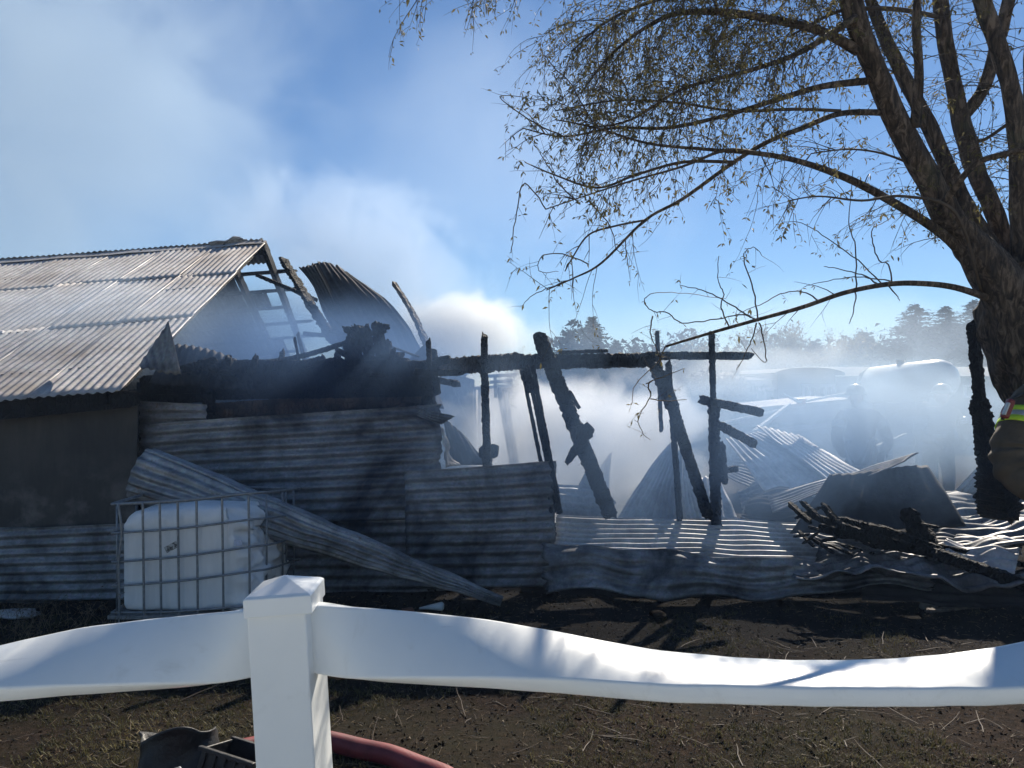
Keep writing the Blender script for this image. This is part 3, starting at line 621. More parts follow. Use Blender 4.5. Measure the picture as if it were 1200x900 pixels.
# ------------------------------------------------------------------ tote tank in its wire cage
def tote():
    D0, D1 = 5.15, 6.0
    T = empty('tote_tank', P(215, 730, 5.5), 'melted white plastic tote tank slumped inside a bent wire cage', 'tote tank')
    m, n, b = newmat('heat_stained_plastic')
    t = tex(n, scale=2.2, detail=7, rough=.6); s_ = tex(n, scale=14, detail=8, rough=.8); rr_ = tex(n, scale=3, detail=4, stretch=(6, 6, 1))
    c = ramp(n, t.outputs[0], [(.3, (.80, .79, .77)), (.6, (.88, .87, .85))])
    c = mix(n, .15, c, ramp(n, rr_.outputs[0], [(.4, (.55, .53, .5)), (.6, (1, 1, 1))]), 'MULTIPLY')
    c = mix(n, ramp(n, s_.outputs[0], [(.68, (0, 0, 0)), (.73, (.7, .7, .7))]), c, (.12, .10, .08))
    n.links.new(c, b.inputs['Base Color']); b.inputs['Roughness'].default_value = .45
    b.inputs['Subsurface Weight'].default_value = .15; b.inputs['Subsurface Radius'].default_value = (.05, .05, .05)
    bump(n, b, t.outputs[0], .3, .02)
    # bottle: closed shell, rounded shoulders, upright flutes in front, caved-in crumpled right side
    fl = P(136, 726, D0); fr = P(291, 722, D0); bl = P(136, 726, D0) + Vector((0, .8, 0)); br = fr + Vector((0, .82, 0))
    H = .76; NS = 160; NZ = 46; vs = []
    cx, cyy = (fl.x + fr.x) / 2, (fl.y + bl.y) / 2; hw = (fr.x - fl.x) / 2 - .012; hd = .40
    zb = fl.z + .06
    for k in range(NZ + 1):
        tz = k / NZ; z = zb + tz * (H - .06)
        sh = 1.0
        if tz > .88: sh = 1 - .11 * ((tz - .88) / .12) ** 2.4
        if tz < .05: sh = .97 + .6 * tz
        for j in range(NS):
            th = 2 * math.pi * j / NS; e = 9 if tz < .9 else 7
            ct, st = math.cos(th), math.sin(th)
            r = 1 / ((abs(ct) ** e + abs(st) ** e) ** (1 / e))
            x = ct * r * hw * sh; y = st * r * hd * sh
            front = st * r < -.9; side = ct * r > .85
            if front: y += .010 * (1 if (math.sin((x / hw) * 13.5) > -.3) else -.35) * min(1, (1 - tz) * 8)
            if x > 0: y += 0
            if side or ct > .6:
                q = Vector((x * 3, y * 7, z * 6)); f = max(0, min(1, (ct - .55) / .2))
                crump = noise.noise(q) + .7 * noise.noise(q * 2.3) + .5 * abs(noise.noise(q * 4.1))
                x += f * (.075 * crump + .02 * abs(noise.noise(q * 8)) - .11 * max(0, tz - .35) + .05 * (1 - tz))
                y += f * .03 * noise.noise(q * 2)
            zz = z + .012 * noise.noise(Vector((x * 4, y * 4, z * 2)))
            if tz > .8: zz += .015 * (x / hw) - .06 * max(0, -x / hw - .6) - .10 * max(0, x / hw - .6)
            vs.append((cx + x, cyy + y, zz))
    fs = [(k * NS + j, k * NS + (j + 1) % NS, (k + 1) * NS + (j + 1) % NS, (k + 1) * NS + j) for k in range(NZ) for j in range(NS)]
    top = [(cx, cyy, zb + H - .05)]; b0 = len(vs); vs += top
    # inner top rings
    ring = [(cx + (vs[NZ * NS + j][0] - cx) * .8, cyy + (vs[NZ * NS + j][1] - cyy) * .8, vs[NZ * NS + j][2] + .014 + .02 * noise.noise(Vector(vs[NZ * NS + j]) * 6)) for j in range(NS)]
    b1 = len(vs); vs += ring
    fs += [(NZ * NS + j, NZ * NS + (j + 1) % NS, b1 + (j + 1) % NS, b1 + j) for j in range(NS)] + [(b1 + j, b1 + (j + 1) % NS, b0) for j in range(NS)]
    fs.append(tuple(reversed(range(NS))))
    mb = MB(); mb.add(vs, fs); bt = mb.build('tank_bottle', m, T, smooth=True)
    # scorched label and printed mark
    def dec(px, py, w_, h_, rot, mat, nm):
        c0 = P(px, py, D0 - .004); r0 = Matrix.Rotation(rot, 3, 'Y')
        g = MB(); g.box(c0, (w_, .003, h_), r0); return g.build(nm, mat, bt)
    m2, n2, b2 = newmat('scorched_label'); tt = tex(n2, scale=60, detail=6)
    n2.links.new(ramp(n2, tt.outputs[0], [(.45, (.07, .07, .07)), (.55, (.5, .5, .48))]), b2.inputs['Base Color'])
    dec(201, 641, .095, .045, R(-28), m2, 'label')
    dec(279, 636, .055, .04, 0, simple('faded_blue_label', (.50, .54, .66), .5, 0, .2, 60, 0), 'label')
    # cage: five hoops round four sides, front and side uprights
    def bar(nm, pts, r=.0085):
        g = MB(); g.tube(pts, r, 6); g.build(nm, M['wire'], T, smooth=True)
    lv = [(591, 578, 573), (625, 609, 602), (659, 641, 630), (687, 670, 656), (718, 710, 700)]
    for i, (yl, ym, yr) in enumerate(lv):
        p0 = P(131, yl, D0 - .03); pm = P(292, ym - (0 if i else 0), D0 - .05)
        pc = P(318, (ym * .7 + yr * .3), D0 + .12); pe = P(347, yr, D1 - .18); pb = P(345, yr - 1, D1 - .08)
        pbl = Vector((p0.x + .02, D1 - .05, (pe.z + p0.z) / 2))
        path = smooth_path([p0, p0 * .5 + pm * .5 + Vector((0, -.008, -.012)), pm, pc, pe], 8)
        bar('cage_bar', path, .0115 if i == 0 else .0085)
        bar('cage_bar', smooth_path([pe, pb, (pb + pbl) / 2 + Vector((0, .02, 0)), pbl, p0 + Vector((-.005, .3, 0)), p0], 6), .0115 if i == 0 else .0085)
    def levels_at(px):
        f = (px - 131) / (292 - 131)
        return [yl + (ym - yl) * f for yl, ym, yr in lv]
    for px, k in ((139, 3), (168, 0), (188, 0), (209, 0), (231, 0), (261, 0), (292, 0)):
        ly = levels_at(px); dd = D0 - .045
        pts = [P(px + (4 if k and i == 1 else 0) + (i - 2) * .4, y, dd) for i, y in enumerate(ly)] + [P(px + 1, 734, dd)]
        bar('cage_bar', smooth_path(pts, 4))
    for px, dd, a_, b_ in ((312, D0 + .22, 577, 706), (331, D1 - .35, 575, 700), (335, D1 - .22, 573, 700), (344, D1 - .1, 574, 698), (137, D0 + .3, 592, 718), (160, D1 - .1, 592, 716), (210, D1 - .05, 588, 714), (270, D1 - .05, 582, 708)):
        bar('cage_bar', [P(px, a_, dd), P(px + .5, (a_ + b_) / 2, dd + .01), P(px, b_ + 20, dd)])
    g = MB()
    zf = gz(cx, D0) + .0
    for x in (-.42, 0, .42): g.box((cx + x * .98, cyy, zf + .045), (.10, .9, .09))
    g.build('pallet_block', M['black'], T)
    g = MB(); g.box((cx, cyy, zf + .105), (.98, .92, .025)); g.build('pallet_deck', M['wire'], T)
tote()

# ------------------------------------------------------------------ white vinyl fence, sagging and twisted by the heat
def fence():
    dF = 1.47; X0 = (322 - 600) / F * dF
    T = empty('vinyl_fence', (X0, dF, 0), 'white vinyl post and rail fence with heat-twisted sagging rails', 'fence')
    lean = -math.tan(R(3.4))
    def post(px_top, px_bot_shift=0, dd=dF):
        # outline at y=690 spans px_top..+70
        xc = (px_top + 38 - 600) / F * dd; zt = CH + (450 - 703) / F * dd
        g = MB(); W_ = .116; n = 10
        vs = []; fs = []
        for i in range(n + 1):
            z = zt - i / n * zt
            xo = xc - lean * (z - zt) * -1
            for a, b in ((-1, -1), (1, -1), (1, 1), (-1, 1)):
                an = R(-3); x = a * W_ / 2; y = b * W_ / 2
                vs.append((xo + x * math.cos(an) - y * math.sin(an), dd + W_ / 2 + x * math.sin(an) * -1 + y * math.cos(an), z))
        fs = [(i * 4 + k, (i + 1) * 4 + k, (i + 1) * 4 + (k + 1) % 4, i * 4 + (k + 1) % 4) for i in range(n) for k in range(4)]
        fs += [(0, 1, 2, 3), (n * 4 + 3, n * 4 + 2, n * 4 + 1, n * 4)]
        g.add(vs, fs); po = g.build('post', M['vinyl'], T, bevel=.004)
        # cap: skirt and low pyramid
        c = Vector((xc, dd + W_ / 2, zt)); g = MB(); s = .0665
        rot = Matrix.Rotation(R(3), 3, 'Z') @ Matrix.Rotation(R(-3.4), 3, 'Y')
        sk = []
        for z, h in ((-.030, s), (.006, s), (.0105, s - .006), (.034, .002)):
            for a, b in ((-1, -1), (1, -1), (1, 1), (-1, 1)): sk.append(c + rot @ Vector((a * h, b * h, z)))
        f = [(i * 4 + k, i * 4 + (k + 1) % 4, (i + 1) * 4 + (k + 1) % 4, (i + 1) * 4 + k) for i in range(3) for k in range(4)] + [(12, 13, 14, 15), (3, 2, 1, 0)]
        g.add(sk, f); g.build('post_cap', M['vinyl'], po, bevel=.003)
        return po
    post(286)
    for px in (286 - 1490, 286 + 1490): post(px)
    def rail(st):
        """stations: px, top py, twist degrees"""
        h, th = .138, .040; vs = []; st2 = smooth_path(st, 8); n = len(st2)
        for px, py, tw in st2:
            t = R(tw); dt = dF + .035 + h / 2 * math.sin(t)
            A = P(px, py, dt); dv = Vector((0, -math.sin(t), -math.cos(t))); nv = Vector((0, -math.cos(t), math.sin(t)))
            sec = [(0, 0), (h, 0), (h, -th), (0, -th)]; bv = .006
            ring = []
            for (a, b), (pa, pb), (na, nb_) in zip(sec, [sec[-1]] + sec[:-1], sec[1:] + [sec[0]]):
                d1 = Vector((pa - a, pb - b)).normalized() * bv; d2 = Vector((na - a, nb_ - b)).normalized() * bv
                ring += [(a + d1.x, b + d1.y), (a + (d1.x + d2.x) * .3, b + (d1.y + d2.y) * .3), (a + d2.x, b + d2.y)]
            wv = .002 * noise.noise(Vector((px * .02, 0, 0)))
            vs += [A + dv * a + nv * (b + wv) for a, b in ring]
        m_ = 12
        fs = [(i * m_ + k, (i + 1) * m_ + k, (i + 1) * m_ + (k + 1) % m_, i * m_ + (k + 1) % m_) for i in range(n - 1) for k in range(m_)]
        fs += [tuple(range(m_)), tuple(reversed([(n - 1) * m_ + k for k in range(m_)]))]
        g = MB(); g.add(vs, fs); o = g.build('rail', M['vinyl'], T, smooth=True)
        e = o.modifiers.new('e', 'EDGE_SPLIT'); e.split_angle = R(50)
    rail([(345, 710, 0), (375, 710, 4), (450, 713, 31), (550, 722, 50), (650, 738, 67), (750, 757, 79), (850, 768, 86), (950, 772, 88), (1050, 770, 86), (1130, 762, 80), (1200, 750, 72), (1320, 728, 55), (1450, 708, 35), (1600, 700, 5), (1790, 700, 0)])
    rail([(300, 715, 0), (285, 716, 4), (230, 719, 30), (160, 726, 44), (90, 735, 55), (40, 746, 65), (0, 755, 72), (-80, 770, 78), (-300, 780, 80), (-600, 765, 60), (-900, 725, 20), (-1170, 705, 0)])
fence()

# ------------------------------------------------------------------ red hose and black plastic debris in the foreground
def hose():
    path = smooth_path([(-1.1, 2.3, 0), (-1.28, 2.75, 0), (-1.25, 3.05, 0), (-1.1, 3.2, 0), (-.85, 3.24, 0), (-.6, 3.16, 0), (-.38, 3.02, 0), (-.22, 2.88, 0), (.05, 2.55, 0), (.2, 2.2, 0), (.1, 1.7, 0), (-.3, .8, 0), (-.4, -.3, 0)], 10)
    g = MB(); g.tube([(x, y, gz(x, y) + .035) for x, y, z in path], .042, 14)
    m, n, b = newmat('red_hose_jacket')
    t = tex(n, scale=9, detail=6); wv = tex(n, 'ShaderNodeTexWave', scale=60)
    c = ramp(n, t.outputs[0], [(.35, (.10, .010, .014)), (.65, (.19, .024, .028))])
    n.links.new(c, b.inputs['Base Color']); b.inputs['Roughness'].default_value = .55
    bump(n, b, wv.outputs['Fac'], .3, .002)
    tag(g.build('fire_hose', m, smooth=True, origin=(0, 2.6, 0)), 'dusty red fire hose curving across the ground behind the fence post', 'hose')
hose()
def bin_():
    m = simple('melted_black_plastic', (.007, .0075, .009), .5, 0, .5, 6, .6, .01)
    base = Q(207, 932); T = empty('plastic_bin', base, 'crumpled black plastic bin with a melted collapsed rim, lying beside the hose', 'bin')
    def shell(c, w_, d_, h_, rz, tilt, seed, open_=True, nm='bin_shell'):
        NS, NZ = 64, 16; vs = []; m3 = Matrix.Rotation(rz, 3, 'Z') @ Matrix.Rotation(tilt, 3, 'X')
        for k in range(NZ + 1):
            tz = k / NZ; s = .78 + .22 * tz
            for j in range(NS):
                th = 2 * math.pi * j / NS; e = 5; ct, st_ = math.cos(th), math.sin(th)
                r = 1 / ((abs(ct) ** e + abs(st_) ** e) ** (1 / e))
                v = Vector((ct * r * w_ / 2 * s, st_ * r * d_ / 2 * s, tz * h_))
                q = v * 6 + Vector((seed, 0, 0))
                v += Vector((noise.noise(q), noise.noise(q + Vector((5, 5, 5))), noise.noise(q + Vector((9, 1, 4))))) * .05 * (.3 + tz)
                if tz > .93: v *= 1.04
                vs.append(c + m3 @ v)
        fs = [(k * NS + j, k * NS + (j + 1) % NS, (k + 1) * NS + (j + 1) % NS, (k + 1) * NS + j) for k in range(NZ) for j in range(NS)] + [tuple(reversed(range(NS)))]
        g = MB(); g.add(vs, fs); o = g.build(nm, m, T, smooth=True); o.modifiers.new('t', 'SOLIDIFY').thickness = .006; return o
    shell(base + Vector((0, .04, -.02)), .30, .26, .22, R(20), R(-28), 1)
    g = MB(); a = base + Vector((0.08, -.09, .02)); g.tube([a, a + Vector((-.05, 0, .13)), a + Vector((-.03, 0, .135)), a + Vector((.06, 0, 0))], .006, 6)
    g.build('bin_handle', M['wire'], T, smooth=True)
    g = MB(); c0 = base + Vector((.02, -.13, .05)); g.add([c0 + Vector(v) for v in ((-.14, 0, -.06), (.05, -.02, -.06), (.03, .03, .08), (-.03, .05, .06))], [(0, 1, 2, 3)])
    o = g.build('bin_flap', m, T); o.modifiers.new('t', 'SOLIDIFY').thickness = .006
    # ribbed crate
    cb = Q(272, 926); C = empty('plastic_crate', cb, 'ribbed black plastic crate standing tilted between the bin and fence post', 'crate')
    r3 = Matrix.Rotation(R(-14), 3, 'Z') @ Matrix.Rotation(R(-16), 3, 'X') @ Matrix.Rotation(R(8), 3, 'Y')
    def cbx(nm, o_, sz):
        g = MB(); g.box(cb + r3 @ Vector(o_), sz, r3); g.build(nm, m, C, bevel=.004)
    cbx('crate_side', (0, -.10, .07), (.23, .008, .15)); cbx('crate_side', (0, .10, .07), (.23, .008, .15))
    cbx('crate_side', (-.115, 0, .07), (.008, .2, .15)); cbx('crate_side', (.115, 0, .07), (.008, .2, .15)); cbx('crate_base', (0, 0, 0), (.23, .2, .01))
    for x in (-.09, -.045, 0, .045, .09): cbx('crate_rib', (x, -.109, .07), (.010, .012, .145))
    cbx('crate_rim', (0, -.108, .145), (.25, .024, .016)); cbx('crate_rim', (0, .108, .145), (.25, .024, .016)); cbx('crate_slot', (.02, -.112, .09), (.09, .010, .02))
bin_()

# ------------------------------------------------------------------ small things lying about
def blob(name, c, s, mat, label, cat, seed=0, group=None, rough=.25):
    bm = bmesh.new(); bmesh.ops.create_icosphere(bm, subdivisions=3, radius=1)
    for v in bm.verts:
        k = 1 + rough * noise.noise(v.co * 1.7 + Vector((seed, 0, 0))) + rough * .4 * noise.noise(v.co * 5 + Vector((seed, 0, 0)))
        v.co = Vector((v.co.x * s[0] * k, v.co.y * s[1] * k, v.co.z * s[2] * k))
    me = bpy.data.meshes.new(name); bm.to_mesh(me); bm.free(); me.materials.append(mat); me.shade_smooth()
    o = bpy.data.objects.new(name, me); COL.objects.link(o); o.location = c; o.rotation_euler.z = seed
    return tag(o, label, cat, group)
stone = simple('ashy_stone', (.24, .23, .21), .9, 0, .3, 12, .6, .01)
brickm = simple('old_brick', (.16, .065, .04), .9, 0, .3, 14, .6, .01)
p = Q(1088, 714); blob('stone', p + Vector((0, 0, .03)), (.065, .06, .05), stone, 'pale round stone at the foot of the crumpled shiny sheet', 'stone', 1)
p = Q(770, 724); blob('stone', p + Vector((0, 0, .03)), (.08, .05, .03), M['ground'], 'brown clod beside the shadow edge in front of the long dark sheet', 'clod', 2)
p = Q(478, 722); g = MB(); g.box(p + Vector((0, 0, .025)), (.085, .07, .06), Matrix.Rotation(R(20), 3, 'Z')); tag(g.build('brick', brickm, bevel=.006), 'broken red brick lying below the tip of the rolled sheet', 'brick')
p = Q(505, 716)
g = MB(); g.tube([p + Vector((-.09, 0, .02)), p + Vector((0, 0, .03)), p + Vector((.07, 0, .035)), p + Vector((.085, 0, .035)), p + Vector((.1, 0, .035))], [.006, .02, .032, .034, .02], 12)
tag(g.build('bottle', simple('white_melted_plastic', (.6, .62, .6), .4, 0, .1), smooth=True), 'small white plastic cone or bottle lying left of the broken brick', 'bottle')
p = Q(22, 724); blob('foil', p + Vector((0, 0, .03)), (.20, .08, .03), M['sheet_pale'], 'flattened pale scrap at the foot of the ribbed wall, far left', 'scrap', 3, None, .5)
p0 = Q(1085, 722); p1 = Q(1290, 712)
tb('board', 'thin pale board lying along the ground at the right edge', 'board', p0 + Vector((0, 0, .04)), p1 + Vector((0, 0, .10)), .06, .02, M['ashwood'], seed=90)
# charred debris heap in front of the hump
hp = empty('debris_heap', P(1040, 650, 6.0), 'heap of charred boards and blackened slats in front of the dark hump-shaped sheet', 'debris heap')
hr = random.Random(5)
heap = [(945, 602, 1010, 624, .06), (960, 618, 1100, 648, .07), (1030, 618, 1105, 645, .06), (1065, 618, 1090, 642, .05), (1090, 620, 1100, 650, .04), (1066, 612, 1098, 618, .03), (1020, 636, 1100, 650, .06), (1100, 640, 1200, 662, .05), (925, 590, 950, 612, .04), (940, 588, 965, 612, .04), (965, 592, 985, 618, .05)]
for i, (x0, y0, x1, y1, t) in enumerate(heap):
    timber('board', P(x0, y0, 5.95 - .05 * (i % 4)), P(x1, y1, 5.75 - .05 * (i % 3)), t, t * .9, M['char_black'], hp, seed=100 + i, rough=.12, seg=.015)
for i in range(30):
    x = hr.uniform(930, 1130); y = hr.uniform(628, 664) if x > 1000 else hr.uniform(606, 640); a = hr.uniform(-.7, .9); L_ = hr.uniform(10, 34)
    timber('board', P(x, y, 6.0), P(x + L_ * math.cos(a), y + L_ * math.sin(a), 5.85), hr.uniform(.012, .04), hr.uniform(.012, .03), M['char_black'], hp, seed=130 + i, rough=.10, seg=.02)

# ------------------------------------------------------------------ litter, char chips and dry grass (nobody could count them)
def scatter(name, n, fn, mat, label, kind='stuff'):
    g = MB()
    for i in range(n): fn(g, i)
    return tag(g.build(name, mat), label, kind=kind)
rs = random.Random(11)
def gpoint(ymin=1.6, ymax=6.2):
    while True:
        y = rs.uniform(ymin, ymax); x = rs.uniform(-.85, .85) * y
        return x, y
def straw(g, i):
    x, y = gpoint(); z = gz(x, y) + .004; L_ = .008 + .08 * rs.random() ** 2.6; a = rs.uniform(0, 6.3); w_ = rs.uniform(.0006, .0018)
    d = Vector((math.cos(a), math.sin(a), rs.uniform(-.05, .25))); s_ = Vector((-math.sin(a), math.cos(a), 0)) * w_
    p = Vector((x, y, z)); q = p + d * L_
    g.add([p - s_, p + s_, q + s_ * .5, q - s_ * .5, (p + q) / 2 + Vector((0, 0, w_ * 2))], [(0, 1, 4), (1, 2, 4), (2, 3, 4), (3, 0, 4)])
scatter('straw_litter', 7000, straw, M['straw'], 'straw and twig litter strewn over the soil')
def chip(g, i):
    x, y = gpoint(2.2, 7.0); s = rs.uniform(.002, .007) * (1.6 if y > 5 else 1); z = gz(x, y) + s * .3
    r3 = Euler((rs.uniform(0, 6), rs.uniform(0, 6), rs.uniform(0, 6))).to_matrix()
    v = [Vector((x, y, z)) + r3 @ (Vector(q) * s) for q in ((1, 0, 0), (-.6, .9, 0), (-.5, -.8, .1), (0, .1, .8), (.1, 0, -.6))]
    g.add(v, [(0, 1, 3), (1, 2, 3), (2, 0, 3), (1, 0, 4), (2, 1, 4), (0, 2, 4)])
scatter('charcoal_gravel', 9000, chip, M['chip'], 'charcoal chips and clods covering the soil')
def clod(g, i):
    x, y = gpoint(1.6, 6.4); s = .003 + .012 * rs.random() ** 3; z = gz(x, y) - s * .1
    r3 = Euler((rs.uniform(0, 6), rs.uniform(0, 6), rs.uniform(0, 6))).to_matrix()
    v = [Vector((x, y, z)) + r3 @ (Vector(q) * s * rs.uniform(.7, 1.2)) for q in ((1, 0, 0), (-1, 0, .1), (0, 1, 0), (0, -1, .1), (0, .1, .8), (.1, 0, -.8))]
    g.add(v, [(0, 2, 4), (2, 1, 4), (1, 3, 4), (3, 0, 4), (2, 0, 5), (1, 2, 5), (3, 1, 5), (0, 3, 5)])
scatter('soil_gravel', 16000, clod, M['ground'], 'crumbled soil clods')
def stick(g, i):
    x, y = gpoint(1.8, 5.2); z = gz(x, y) + .006; a = rs.uniform(0, 6.3); L_ = .06 + .25 * rs.random() ** 3; p = Vector((x, y, z)); d = Vector((math.cos(a), math.sin(a), rs.uniform(0, .12))); pts = [p]
    for k in range(4): d = (d + Vector((rs.uniform(-.3, .3), rs.uniform(-.3, .3), rs.uniform(-.05, .03)))).normalized(); pts.append(pts[-1] + d * L_ / 4)
    r_ = rs.uniform(.0012, .003); g.tube(pts, [r_, r_, r_ * .9, r_ * .7, r_ * .4], 4)
scatter('fallen_twigs', 420, stick, M['twig'], 'fallen willow twigs on the soil')
def pale(g, i):
    x, y = gpoint(2.2, 6.0); s = rs.uniform(.003, .010); z = gz(x, y) + s * .5
    r3 = Euler((rs.uniform(0, 6), rs.uniform(0, 6), rs.uniform(0, 6))).to_matrix()
    v = [Vector((x, y, z)) + r3 @ (Vector(q) * s) for q in ((1, 0, 0), (-.6, .9, 0), (-.5, -.8, .1), (0, .1, .4), (.1, 0, -.3))]
    g.add(v, [(0, 1, 3), (1, 2, 3), (2, 0, 3), (1, 0, 4), (2, 1, 4), (0, 2, 4)])
scatter('wood_chip_gravel', 2500, pale, M['straw'], 'pale wood chips and dry leaf bits on the soil')
def tuft(g, i):
    while True:
        x, y = gpoint(1.9, 5.6)
        if noise.noise(Vector((x * 1.1, y * 1.1, 8))) + (.25 if x < -.3 else -.12) + (.2 if y < 3.2 else 0) > .05: break
    z = gz(x, y); 
    for k in range(6):
        a = rs.uniform(0, 6.3); L_ = rs.uniform(.012, .05); w_ = .0016; l = rs.uniform(.3, 1.6)
        d = Vector((math.cos(a) * l, math.sin(a) * l, 1)).normalized(); s_ = Vector((-math.sin(a), math.cos(a), 0)) * w_
        p = Vector((x + rs.uniform(-.02, .02), y + rs.uniform(-.02, .02), z)); q = p + d * L_ * .6; e = q + d * L_ * .4 - Vector((0, 0, L_ * .15))
        g.add([p - s_, p + s_, q + s_ * .7, q - s_ * .7, e], [(0, 1, 2, 3), (3, 2, 4)])
scatter('grass', 6500, tuft, M['grass'], 'short patchy dry grass')
def weed(g, i):
    p0 = Q(rs.choice([rs.uniform(-40, 60), rs.uniform(0, 150)]), rs.uniform(722, 760)); L_ = rs.uniform(.08, .3)
    pts = [p0]; d = Vector((rs.uniform(-.5, .5), rs.uniform(-.3, .3), 1)).normalized()
    for k in range(5): d = (d + Vector((rs.uniform(-.3, .3), rs.uniform(-.2, .2), -.12))).normalized(); pts.append(pts[-1] + d * L_ / 5)
    g.tube(pts, [.0018, .0015, .0013, .001, .001, .0006], 3)
    for k in range(8):
        q = pts[rs.randint(2, 5)]; e = q + Vector((rs.uniform(-.02, .02), rs.uniform(-.02, .02), rs.uniform(0, .02))); g.add([q, e, e + Vector((.004, 0, -.004))], [(0, 1, 2)])
scatter('dry_weeds', 110, weed, M['straw'], 'dry weed stalks along the foot of the wall')

